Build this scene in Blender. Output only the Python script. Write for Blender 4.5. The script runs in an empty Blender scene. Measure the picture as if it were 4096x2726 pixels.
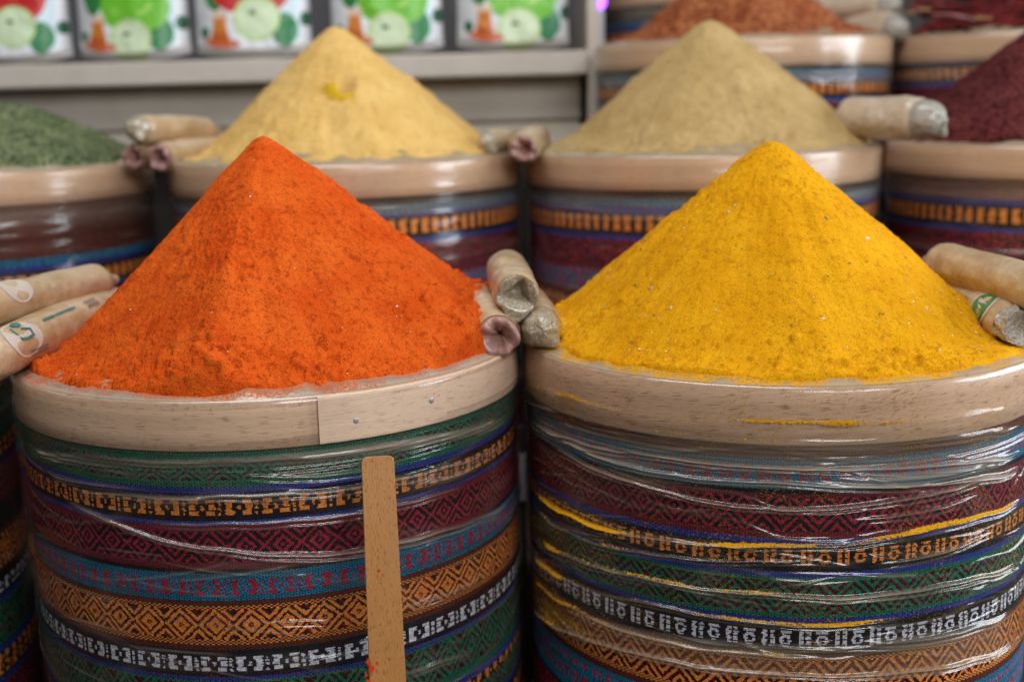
import bpy, math, random
import numpy as np
from mathutils import Matrix, Vector

rng = np.random.default_rng(7)
random.seed(7)
sc = bpy.context.scene
col = sc.collection
PI = math.pi
ZC = 1.30                                  # camera height above the floor

# ------------------------------------------------------------------ camera
FPX, PITCH, ROLL = 1204.0, math.radians(11.25), math.radians(1.49)
cam_d = bpy.data.cameras.new("camera")
cam = bpy.data.objects.new("camera", cam_d)
col.objects.link(cam)
cam.matrix_world = Matrix.Translation((0, 0, ZC)) @ Matrix.Rotation(PI/2 - PITCH, 4, 'X') @ Matrix.Rotation(-ROLL, 4, 'Z')
cam_d.sensor_width = 36
cam_d.lens = FPX/1024*36
cam_d.clip_start, cam_d.clip_end = 0.02, 60
cam_d.dof.use_dof = True
cam_d.dof.focus_distance = 0.99
cam_d.dof.aperture_fstop = 3.2
sc.camera = cam


def ray(px, py):
    dx, dy = px-512, py-340.5
    c, s = math.cos(ROLL), math.sin(ROLL)
    X, Y = dx*c - dy*s, dx*s + dy*c
    cp, sp = math.cos(PITCH), math.sin(PITCH)
    return np.array([X, FPX*cp - Y*sp, -FPX*sp - Y*cp])/FPX


def at(px, py, Y):
    d = ray(px, py)
    return Vector((d[0]*Y/d[1], Y, ZC + d[2]*Y/d[1]))


def cyl(px, py, cx, cy, r):
    """where the sight line meets a drum's side: angle (0 = towards the viewer, + to the right) and height"""
    d = ray(px, py)
    a = d[0]**2 + d[1]**2
    b = -2*(d[0]*cx + d[1]*cy)
    c = cx*cx + cy*cy - r*r
    t = (-b - math.sqrt(max(0, b*b - 4*a*c)))/(2*a)
    p = d*t
    return math.atan2(p[0]-cx, -(p[1]-cy)), ZC + p[2]


# ------------------------------------------------------------------ noise
def _h(ix, iy, iz, seed):
    n = (ix*374761393 + iy*668265263 + iz*2147483647*3 + seed*1274126177) & 0xffffffff
    n = ((n ^ (n >> 13))*1274126177) & 0xffffffff
    n = ((n ^ (n >> 16))*2246822519) & 0xffffffff
    return ((n ^ (n >> 15)) & 0xffffff)/float(0xffffff)


def vn(x, y, z=0.0, seed=0):
    x, y, z = np.broadcast_arrays(np.asarray(x, float), np.asarray(y, float), np.asarray(z, float))
    ix, iy, iz = [np.floor(q).astype(np.int64) for q in (x, y, z)]
    fx, fy, fz = x-ix, y-iy, z-iz
    fx, fy, fz = [q*q*(3-2*q) for q in (fx, fy, fz)]
    r = 0
    for a in (0, 1):
        for b in (0, 1):
            for c in (0, 1):
                w = (fx if a else 1-fx)*(fy if b else 1-fy)*(fz if c else 1-fz)
                r = r + w*_h(ix+a, iy+b, iz+c, seed)
    return r*2-1


def fbm(x, y, z=0.0, seed=0, octv=4, gain=.5):
    r, a, f = 0, 1.0, 1.0
    for o in range(octv):
        r = r + a*vn(np.asarray(x)*f, np.asarray(y)*f, np.asarray(z)*f, seed+o*17)
        a *= gain
        f *= 2.03
    return r


def sstep(a, b, x):
    t = np.clip((x-a)/(b-a), 0, 1)
    return t*t*(3-2*t)


# ------------------------------------------------------------------ objects
def tag(o, label=None, cat=None, group=None, kind=None):
    if label: o['label'] = label
    if cat: o['category'] = cat
    if group: o['group'] = group
    if kind: o['kind'] = kind
    return o


def empty(name, loc, label=None, cat=None, group=None):
    o = bpy.data.objects.new(name, None)
    o.empty_display_size = .02
    o.location = loc
    col.objects.link(o)
    return tag(o, label, cat, group)


def obj(name, V, F, mats, parent=None, smooth=True, mi=None, fcol=None, vattr=None):
    """one mesh object; V in world space, F an (n,3|4) array or a list of faces"""
    V = np.asarray(V, np.float32).reshape(-1, 3)
    org = np.array(parent.matrix_world.translation if parent is None else wloc(parent), np.float32) if parent else np.zeros(3, np.float32)
    me = bpy.data.meshes.new(name)
    Vl = V - org
    if isinstance(F, np.ndarray):
        n, k = F.shape
        me.vertices.add(len(Vl)); me.vertices.foreach_set('co', Vl.ravel())
        me.loops.add(n*k); me.loops.foreach_set('vertex_index', F.astype(np.int32).ravel())
        me.polygons.add(n); me.polygons.foreach_set('loop_start', np.arange(n, dtype=np.int32)*k)
        me.update(calc_edges=True)
    else:
        me.from_pydata(Vl.tolist(), [], F)
    if not isinstance(mats, (list, tuple)): mats = [mats]
    for m in mats: me.materials.append(m)
    if mi is not None: me.polygons.foreach_set('material_index', np.asarray(mi, np.int32))
    me.polygons.foreach_set('use_smooth', np.full(len(me.polygons), smooth, bool))
    if fcol is not None:
        a = me.attributes.new('pattern', 'FLOAT_COLOR', 'FACE')
        c = np.ones((len(fcol), 4), np.float32); c[:, :3] = fcol
        a.data.foreach_set('color', c.ravel())
    for kname, vals in (vattr or {}).items():
        a = me.attributes.new(kname, 'FLOAT', 'POINT')
        a.data.foreach_set('value', np.asarray(vals, np.float32).ravel())
    me.validate(); me.update()
    o = bpy.data.objects.new(name, me)
    col.objects.link(o)
    if parent: o.parent = parent
    return o


def wloc(o):
    p = Vector(o.location)
    while o.parent:
        o = o.parent
        p += Vector(o.location)
    return p


def gridfaces(n, m, wrap=False):
    """n rows, m columns of vertices"""
    i, j = np.meshgrid(np.arange(n-1), np.arange(m if wrap else m-1), indexing='ij')
    j2 = (j+1) % m
    return np.stack([i*m+j, i*m+j2, (i+1)*m+j2, (i+1)*m+j], -1).reshape(-1, 4)


def box(x0, x1, y0, y1, z0, z1, b=.002):
    """bevelled box: verts, faces"""
    import bmesh
    bm = bmesh.new()
    bmesh.ops.create_cube(bm, size=1)
    bmesh.ops.scale(bm, vec=(x1-x0, y1-y0, z1-z0), verts=bm.verts)
    bmesh.ops.translate(bm, vec=((x0+x1)/2, (y0+y1)/2, (z0+z1)/2), verts=bm.verts)
    if b: bmesh.ops.bevel(bm, geom=bm.edges[:], offset=b, segments=2, affect='EDGES')
    V = [tuple(v.co) for v in bm.verts]
    F = [[v.index for v in f.verts] for f in bm.faces]
    bm.verts.index_update()
    F = [[v.index for v in f.verts] for f in bm.faces]
    bm.free()
    return V, F


# ------------------------------------------------------------------ materials
class NT:
    def __init__(s, name):
        s.m = bpy.data.materials.new(name)
        s.m.use_nodes = True
        s.t = s.m.node_tree
        s.t.nodes.clear()
        s.out = s.n('ShaderNodeOutputMaterial')

    def n(s, typ, ins=None, **kw):
        nd = s.t.nodes.new(typ)
        for k, v in kw.items(): setattr(nd, k, v)
        for k, v in (ins or {}).items(): s.set(nd, k, v)
        return nd

    def set(s, nd, k, v):
        i = nd.inputs[k]
        if isinstance(v, bpy.types.NodeSocket): s.t.links.new(v, i)
        elif isinstance(v, bpy.types.Node): s.t.links.new(v.outputs[0], i)
        else:
            if isinstance(v, (tuple, list)) and len(v) == 3 and i.type == 'RGBA': v = (*v, 1)
            i.default_value = v

    def math(s, op, a, b=None, c=None, clamp=False):
        nd = s.n('ShaderNodeMath', operation=op, use_clamp=clamp)
        s.set(nd, 0, a)
        if b is not None: s.set(nd, 1, b)
        if c is not None: s.set(nd, 2, c)
        return nd.outputs[0]

    def mix(s, f, a, b, mode='MIX'):
        nd = s.n('ShaderNodeMix', data_type='RGBA', blend_type=mode)
        s.set(nd, 0, f); s.set(nd, 6, a); s.set(nd, 7, b)
        return nd.outputs[2]

    def ramp(s, f, stops):
        nd = s.n('ShaderNodeValToRGB')
        el = nd.color_ramp.elements
        while len(el) < len(stops): el.new(.5)
        for e, (p, c) in zip(el, stops):
            e.position = p
            e.color = (c, c, c, 1) if isinstance(c, (int, float)) else (*c, 1)
        s.set(nd, 0, f)
        return nd.outputs[0]

    def noise(s, vec, scale, detail=2, rough=.5, dist=0):
        nd = s.n('ShaderNodeTexNoise', {'Scale': scale, 'Detail': detail, 'Roughness': rough, 'Distortion': dist})
        if vec is not None: s.set(nd, 'Vector', vec)
        return nd.outputs[0]

    def obj(s): return s.n('ShaderNodeTexCoord').outputs['Object']

    def mapv(s, vec, scale=(1, 1, 1), rot=(0, 0, 0)):
        nd = s.n('ShaderNodeMapping', {'Scale': scale, 'Rotation': rot})
        s.set(nd, 'Vector', vec)
        return nd.outputs[0]

    def cylv(s, r=.24):
        """unrolled drum coordinates (metres round the side, radius, height) from the object's own axes"""
        sp = s.n('ShaderNodeSeparateXYZ'); s.set(sp, 0, s.obj())
        th = s.math('ARCTAN2', sp.outputs[0], s.math('MULTIPLY', sp.outputs[1], -1.0))
        cb = s.n('ShaderNodeCombineXYZ')
        s.set(cb, 0, s.math('MULTIPLY', th, r)); s.set(cb, 2, sp.outputs[2])
        return cb.outputs[0]

    def bump(s, h, dist, strength=1.0, nrm=None):
        nd = s.n('ShaderNodeBump', {'Strength': strength, 'Distance': dist, 'Height': h})
        if nrm is not None: s.set(nd, 'Normal', nrm)
        return nd.outputs[0]

    def bsdf(s, color, rough=.5, spec=.5, normal=None, coat=0, coatr=.1, **kw):
        nd = s.n('ShaderNodeBsdfPrincipled', {'Base Color': color, 'Roughness': rough, 'Specular IOR Level': spec, 'Coat Weight': coat, 'Coat Roughness': coatr})
        if normal is not None: s.set(nd, 'Normal', normal)
        for k, v in kw.items(): s.set(nd, k, v)
        return nd.outputs[0]

    def done(s, sh):
        s.t.links.new(sh, s.out.inputs[0])
        return s.m


def plain(name, c, rough=.6, spec=.4, var=.12, scale=40, **kw):
    t = NT(name)
    n = t.noise(t.obj(), scale, 4, .6)
    k = t.ramp(n, [(.3, 1-var), (.7, 1+var)])
    return t.done(t.bsdf(t.mix(1.0, c, k, 'MULTIPLY'), rough, spec, t.bump(n, .001, .3), **kw))


def powder(name, c, dark, light, grain=420, gb=.0012, spots=.35, coarse=0.0):
    t = NT(name)
    o = t.obj()
    big = t.noise(o, 22, 4, .6)
    mid = t.noise(o, grain*.30, 3, .65)
    fine = t.noise(o, grain*1.6, 2, .6)
    cc = t.mix(t.ramp(big, [(.35, 0.0), (.68, 1.0)]), c, light)
    cc = t.mix(t.math('MULTIPLY', t.ramp(mid, [(.28, 1.0), (.47, 0.0)]), spots), cc, dark)
    cc = t.mix(t.math('MULTIPLY', t.ramp(fine, [(.30, 1.0), (.46, 0.0)]), spots*1.1), cc, dark)
    cc = t.mix(t.math('MULTIPLY', t.ramp(fine, [(.60, 0.0), (.74, 1.0)]), .45), cc, light)
    if coarse:
        v = t.n('ShaderNodeTexVoronoi', {'Scale': coarse, 'Randomness': 1.0}); t.set(v, 'Vector', o)
        hs = t.n('ShaderNodeSeparateColor'); t.set(hs, 0, v.outputs['Color'])
        cc = t.mix(t.ramp(hs.outputs[0], [(.55, 0.0), (.75, .75)]), cc, dark)
        cc = t.mix(t.ramp(hs.outputs[1], [(.70, 0.0), (.9, .7)]), cc, light)
    h = t.math('ADD', mid, t.math('MULTIPLY', fine, .6))
    return t.done(t.bsdf(cc, .95, .08, t.bump(h, gb, .9)))


def wood(name, c, dark, cylr=None, fleck=.55, rough=.5, coat=0, tilt=0.0, dust=None, dustz=None):
    t = NT(name)
    v = t.cylv(cylr) if cylr else t.obj()
    if tilt: v = t.mapv(v, rot=(0, tilt, 0))
    if cylr: a, b = (6, 1, 170), (70, 1, 1300)
    else: a, b = (170, 170, 5), (800, 800, 75)
    g1 = t.noise(t.mapv(v, a), 1.0, 4, .6, .4)
    g2 = t.noise(t.mapv(v, b), 1.0, 1, .5)
    big = t.noise(v, 9, 2)
    cc = t.mix(t.ramp(g1, [(.3, 0.0), (.75, .75)]), c, tuple(q*.84 for q in c))
    cc = t.mix(t.ramp(big, [(.35, 0.0), (.7, .35)]), cc, tuple(min(1, q*1.2) for q in c))
    cc = t.mix(t.math('MULTIPLY', t.ramp(g2, [(.60, 0.0), (.68, 1.0)]), fleck), cc, dark)
    if dust:
        d = t.noise(v, 150, 3, .65)
        d2 = t.noise(v, 13, 2)
        m = t.math('MULTIPLY', t.ramp(d, [(.62, 0.0), (.70, 1.0)]), t.ramp(d2, [(.42, .0), (.66, 1.0)]))
        cc = t.mix(m, cc, dust)
    return t.done(t.bsdf(cc, rough, .35, t.bump(t.math('ADD', g1, t.math('MULTIPLY', g2, -.6)), .0006, .5), coat=coat, coatr=.25))


def fabric():
    t = NT('woven kilim cloth')
    a = t.n('ShaderNodeAttribute', attribute_name='pattern')
    v = t.cylv(.233)
    w = t.noise(t.mapv(v, (900, 1, 1400)), 1.0, 1)
    dirt = t.noise(v, 18, 4, .6)
    cc = t.mix(1.0, a.outputs['Color'], t.ramp(w, [(.3, .72), (.7, 1.22)]), 'MULTIPLY')
    cc = t.mix(t.ramp(dirt, [(.55, 0.0), (.8, .30)]), cc, (.10, .075, .05))
    return t.done(t.bsdf(cc, .85, .15, t.bump(w, .0012, .8)))


def film_mat(name, pw, milkc=(.60, .50, .38), dustamt=.30):
    """stretch film: clear and glossy, milky where it is doubled, spice dust caught in its folds"""
    t = NT(name)
    milk = t.n('ShaderNodeAttribute', attribute_name='milk').outputs['Fac']
    powd = t.n('ShaderNodeAttribute', attribute_name='dust').outputs['Fac']
    v = t.cylv(.24)
    b1 = t.noise(t.mapv(v, (7, 1, 150), (0, .05, 0)), 1.0, 3, .55, .6)
    b2 = t.noise(t.mapv(v, (22, 1, 420), (0, -.08, 0)), 1.0, 2, .5, .4)
    b3 = t.noise(v, 60, 2, .5)
    h = t.math('ADD', t.math('ADD', b1, t.math('MULTIPLY', b2, .12)), t.math('MULTIPLY', b3, .06))
    nrm = t.bump(h, .0016, .5)
    lw = t.n('ShaderNodeLayerWeight', {'Blend': .5}); t.set(lw, 'Normal', nrm)
    f = t.math('MULTIPLY_ADD', t.math('POWER', lw.outputs['Facing'], 4.5), .55, .062, clamp=True)
    gl = t.n('ShaderNodeBsdfGlossy', {'Color': (1, 1, 1, 1), 'Roughness': .165, 'Normal': nrm})
    tr = t.n('ShaderNodeBsdfTransparent', {'Color': (.96, .96, .955, 1)})
    di = t.n('ShaderNodeBsdfDiffuse', {'Color': (*milkc, 1), 'Normal': nrm})
    tl = t.n('ShaderNodeBsdfTranslucent', {'Color': (*milkc, 1)})
    dt = t.n('ShaderNodeMixShader', {0: .35}); t.set(dt, 1, di); t.set(dt, 2, tl)
    s1 = t.n('ShaderNodeMixShader'); t.set(s1, 0, t.math('MULTIPLY_ADD', milk, 1.0, .006, clamp=True)); t.set(s1, 1, tr); t.set(s1, 2, dt)
    s2 = t.n('ShaderNodeMixShader'); t.set(s2, 0, f); t.set(s2, 1, s1); t.set(s2, 2, gl)
    # dust
    ov = t.obj()
    n1 = t.noise(ov, 430, 3, .7)
    n2 = t.noise(ov, 26, 3, .6)
    n3 = t.noise(ov, 640, 2, .6)
    spk = t.math('MULTIPLY', t.ramp(n3, [(.59, 0.0), (.66, 1.0)]), t.ramp(n2, [(.40, 0.0), (.66, dustamt*2)]))
    thr = t.math('MULTIPLY_ADD', powd, 1.0, t.math('MULTIPLY_ADD', n1, 2.6, -1.98))
    pf = t.math('MULTIPLY', thr, 4.0, clamp=True)
    pf = t.math('MAXIMUM', pf, spk, clamp=True)
    pc = t.mix(t.ramp(n3, [(.3, 0.0), (.7, 1.0)]), pw, tuple(q*.6 for q in pw))
    pd = t.n('ShaderNodeBsdfDiffuse'); t.set(pd, 'Color', pc)
    s3 = t.n('ShaderNodeMixShader'); t.set(s3, 0, pf); t.set(s3, 1, s2); t.set(s3, 2, pd)
    return t.done(s3.outputs[0])


BEECH, BDARK = (.74, .49, .315), (.22, .10, .05)
M = {
    'orange': powder('paprika powder', (.62, .076, .006), (.25, .016, .002), (.75, .13, .013), 420, .0026, .70),
    'yellow': powder('turmeric powder', (.70, .305, .003), (.36, .115, .002), (.78, .38, .007), 420, .0022, .58),
    'lemon': powder('clear yellow powder', (.70, .45, .015), (.55, .30, .01), (.80, .55, .03)),
    'tan': powder('pale ginger powder', (.64, .39, .115), (.42, .23, .06), (.74, .49, .17), 300, .0016, .35),
    'olive': powder('cumin powder', (.41, .27, .105), (.25, .155, .055), (.51, .355, .155), 300, .0016, .35),
    'brown': powder('red chilli flakes', (.27, .060, .020), (.11, .016, .007), (.48, .18, .07), 200, .004, .5, 190),
    'sumac': powder('sumac', (.10, .017, .019), (.028, .005, .007), (.18, .045, .042), 240, .003, .6, 240),
    'herb': powder('dried green herb', (.105, .135, .062), (.035, .05, .022), (.22, .245, .125), 240, .004, .5, 210),
    'cloth': fabric(),
    'rim_a': wood('beech hoop with paprika specks', BEECH, BDARK, .24, .6, .5, .15, 0.0, (.62, .09, .02)),
    'rim_s': wood('paler beech strap with paprika specks', (.78, .55, .385), BDARK, .24, .5, .5, .15, .04, (.62, .09, .02)),
    'rim_b': wood('beech hoop with slanting grain', (.72, .465, .29), BDARK, .24, .85, .5, .15, .10),
    'rim_c': wood('warm beech hoop', (.66, .43, .265), BDARK, .24, .4, .42, .35),
    'stick': wood('varnished beech', (.46, .195, .045), (.16, .05, .012), None, .55, .42, .25),
    'film_o': film_mat('stretch film with orange dust', (.70, .14, .02), (.58, .49, .38)),
    'film_y': film_mat('stretch film with yellow dust', (.80, .38, .015), (.58, .48, .35), dustamt=.5),
    'film_c': film_mat('stretch film', (.46, .34, .17), dustamt=.15),
    'steel': plain('grey painted steel', (.30, .31, .34), .4, .5),
    'nail': plain('nail steel', (.45, .45, .46), .4, .5, Metallic=.4),
    'inner': plain('dark cardboard', (.10, .07, .05), .9, .1),
    'shelf': plain('beige laminate', (.60, .535, .46), .55, .3, .07, 14),
    'shelf_d': plain('grey brown laminate', (.62, .55, .46), .6, .3, .1, 10),
    'dark': plain('gap shade brown', (.035, .028, .024), .85, .2),  # base colour darkened to hold the shade in the gaps between drums
    'greyed': plain('dark grey board', (.15, .145, .15), .8, .2),  # board's own mid-dark grey, behind the pouches
    'back': plain('dark shop wall', (.06, .05, .048), .9, .2),
    'step': plain('dark stained planks', (.045, .03, .02), .8, .2),
    'white': plain('white plastic', (.7, .7, .72), .4, .4),
}


def emis(name, c, s):
    t = NT(name)
    e = t.n('ShaderNodeEmission', {'Color': (*c, 1), 'Strength': s})
    return t.done(e.outputs[0])


M['violet'] = emis('violet lamp', (.22, .05, 1.0), 9)


def printed():
    t = NT('printed glossy pouch film')
    a = t.n('ShaderNodeAttribute', attribute_name='pattern')
    b = t.noise(t.obj(), 14, 3, .5)
    return t.done(t.bsdf(a.outputs['Color'], .38, .45, t.bump(b, .006, .5), coat=.25, coatr=.2))


M['pouch'] = printed()


def paper(name, c, c2, logo=None):
    t = NT(name)
    o = t.obj()
    n = t.noise(o, 24, 3, .6)
    n2 = t.noise(o, 75, 2, .5)
    cc = t.mix(t.ramp(n, [(.35, 0.0), (.66, 1.0)]), c, c2)
    cc = t.mix(t.ramp(n2, [(.56, 0.0), (.72, .42)]), cc, (.36, .25, .22))
    bm = t.noise(o, 55, 3, .6)
    return t.done(t.bsdf(cc, .5, .4, t.bump(bm, .0045, .6), coat=.6, coatr=.12))


def granule(name, c, dark, light):
    t = NT(name)
    o = t.obj()
    n = t.noise(o, 520, 2, .6)
    b = t.noise(o, 95, 3, .6)
    cc = t.mix(t.ramp(n, [(.35, 0.0), (.65, 1.0)]), dark, c)
    cc = t.mix(t.ramp(n, [(.60, 0.0), (.78, .8)]), cc, light)
    return t.done(t.bsdf(cc, .4, .5, t.bump(b, .005, .7), coat=1.0, coatr=.07))


M['kraft'] = paper('printed kraft label', (.47, .315, .155), (.64, .49, .31))
M['kraft_pale'] = paper('pale printed label', (.55, .42, .28), (.64, .53, .40))
M['pink'] = paper('pinched reddish label end', (.42, .235, .18), (.34, .17, .15))
M['seedy'] = granule('clear film over ground spice', (.50, .43, .30), (.27, .21, .13), (.75, .68, .54))
M['silver'] = granule('crinkled clear film end', (.50, .47, .40), (.28, .25, .19), (.8, .78, .72))
M['green_ink'] = plain('green ink', (.03, .22, .06), .35, .5, .3, 60, **{})
M['teal_ink'] = plain('teal ink', (.035, .20, .17), .4, .4, .25, 90)
M['pale_ink'] = plain('pale label paper', (.62, .54, .46), .45, .4, .1, 60)
M['grey_ink'] = plain('grey brown ink', (.25, .19, .16), .5, .3, .3, 200)
M['chili'] = plain('dried chilli skin', (.15, .016, .016), .30, .6, .6, 60)
M['stem'] = plain('dried chilli stem', (.42, .27, .09), .6, .3)
M['chip'] = plain('pale seed husk', (.62, .50, .26), .8, .2, .3, 300)
M['chip_g'] = plain('green leaf flake', (.22, .23, .09), .8, .2, .3, 300)
M['chip_w'] = plain('white salt grain', (.8, .78, .75), .4, .5)
M['smear'] = plain('orange red powder stain', (.55, .05, .006), .9, .1, .3, 300)
M['chip_r'] = plain('dark red skin flake', (.40, .03, .012), .5, .4)

# ------------------------------------------------------------------ kilim pattern
C = dict(black=(.011, .010, .015), orange=(.95, .285, .046), maroon=(.21, .018, .034), dark=(.032, .007, .012), green=(.008, .165, .092),
         blue=(.028, .052, .33), teal=(.008, .19, .33), white=(.72, .72, .80), red=(.36, .020, .045), brown=(.13, .03, .02), rust=(.55, .15, .03))
C = {k: np.array(v) for k, v in C.items()}


def motif(kind, c, v, rows, period):
    """mask of the raised thread: c column index array, v 0..1 across the band"""
    x = ((c + .5) % period)/period
    t = np.abs(2*x-1)
    y = np.abs(2*v-1)
    rowi = np.arange(v.shape[0])[:, None] + 0*c
    if kind == 'diamond':
        d = t*1.05 + y*.95
        m = (d < .06) | ((d > .19) & (d < .56)) | ((d > .78) & (d < 1.06)) | ((d > 1.30) & (d < 1.56))
    elif kind == 'ring':
        d = t*1.05 + y*.95
        m = (d < .14) | ((d > .36) & (d < .62)) | ((d > .92) & (d < 1.14)) | ((d > 1.50) & (d < 1.72))
    elif kind == 'zig':
        d = t*1.05 + y*.95
        m = (d < .15) | ((d > .40) & (d < .66)) | ((d > .94) & (d < 1.18)) | ((d > 1.50) & (d < 1.72))
    elif kind == 'blocks':
        L = (x > .02) & (x < .27) & ~((x > .18) & (y < .45))
        R = (x > .48) & (x < .73) & ~((x < .57) & (y < .45))
        m = L | R | ((x > .345) & (x < .42) & (y < .30)) | ((x > .82) & (x < .90) & (rowi % 4 > 0))
        m &= ~((rowi % 5 == 2) & ((c//4) % 4 > 1))
    elif kind == 'bars':
        q = np.abs(x-.68)
        yv = v-.56
        o = (q/.19+np.abs(yv)/.62 < 1.0) & ~((q < .065) & (np.abs(yv) < .17))
        o |= (q < .10) & (v < .20) | ((q < .16) & (np.abs(v-.02) < .10))
        m = ((x > .04) & (x < .165)) | ((x > .245) & (x < .37)) | o
        m &= ~((rowi % 4 == 2) & ((c//3) % 4 > 1))
    elif kind == 'dots':
        m = (x > .15) & (x < .72)
    else:
        m = np.zeros_like(x, bool)
    return m


def kilim(z, ncol, bands, seed):
    """face colours: z of each row's centre (from the rim top, downwards negative), bands [(z_top, type, fg, bg, period)]"""
    r = np.random.default_rng(seed)
    n = len(z)
    c = np.broadcast_to(np.arange(ncol)[None, :], (n, ncol))
    jit = r.integers(-1, 2, (n, ncol//2+2)).repeat(2, 1)[:, :ncol]
    out = np.zeros((n, ncol, 3))
    tops = [b[0] for b in bands] + [bands[-1][0]-.02]
    for k, (zt, kind, fg, bg, per) in enumerate(bands):
        zb = tops[k+1]
        rows = np.where((z <= zt) & (z > zb))[0]
        if k == len(bands)-1: rows = np.where(z <= zt)[0]
        if len(rows) == 0: continue
        v = ((zt - z[rows])/max(1e-6, zt-zb))[:, None] + 0*c[rows]
        cc = c[rows]
        F, B = C[fg], C[bg]
        if kind == 'plain':
            tw = ((cc + 2*np.arange(len(rows))[:, None]) % 4) < 1
            cl = np.where(tw[..., None], B, F)
        elif kind == 'check':
            tw = ((cc//2 + np.arange(len(rows))[:, None]) % 2) == 0
            cl = np.where(tw[..., None], B, F)
        else:
            step = ncol/max(1, round(ncol/per))
            m = motif(kind, cc + .30*jit[rows], np.clip(v, 0, 1), len(rows), step)
            bgc = B
            cl = np.where(m[..., None], F, bgc)
            if kind in ('diamond', 'ring', 'zig') and bg == 'dark':
                sp = ((cc*7 + (np.arange(len(rows))[:, None])*5) % 6 == 0) & ~m
                cl = np.where(sp[..., None], C['red']*.8, cl)
            if kind in ('blocks', 'bars') and bg == 'teal':
                sp = ((cc + 2*np.arange(len(rows))[:, None]) % 5 == 0) & ~m
                cl = np.where(sp[..., None], C['black'], cl)
        out[rows] = cl
    thr = 1 + .18*r.standard_normal((n, ncol))
    rowv = 1 + .10*r.standard_normal((n, 1))
    out *= np.clip(thr*rowv, .45, 1.6)[..., None]
    return np.clip(out, 0, 1).reshape(-1, 3)


# ------------------------------------------------------------------ drums
R = .24           # hoop
RB = .2366        # cloth
HT = .50          # drum height
RIMH = .041


def interp_curve(pts, th):
    p = sorted(pts)
    a = np.array([q[0] for q in p]); b = np.array([q[1] for q in p])
    f = np.interp(th, a, b)
    # soften the corners
    k = np.hanning(31); k /= k.sum()
    pad = np.concatenate([np.full(15, f[0]), f, np.full(15, f[-1])])
    return np.convolve(pad, k, 'valid'), a[0], a[-1]


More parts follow.
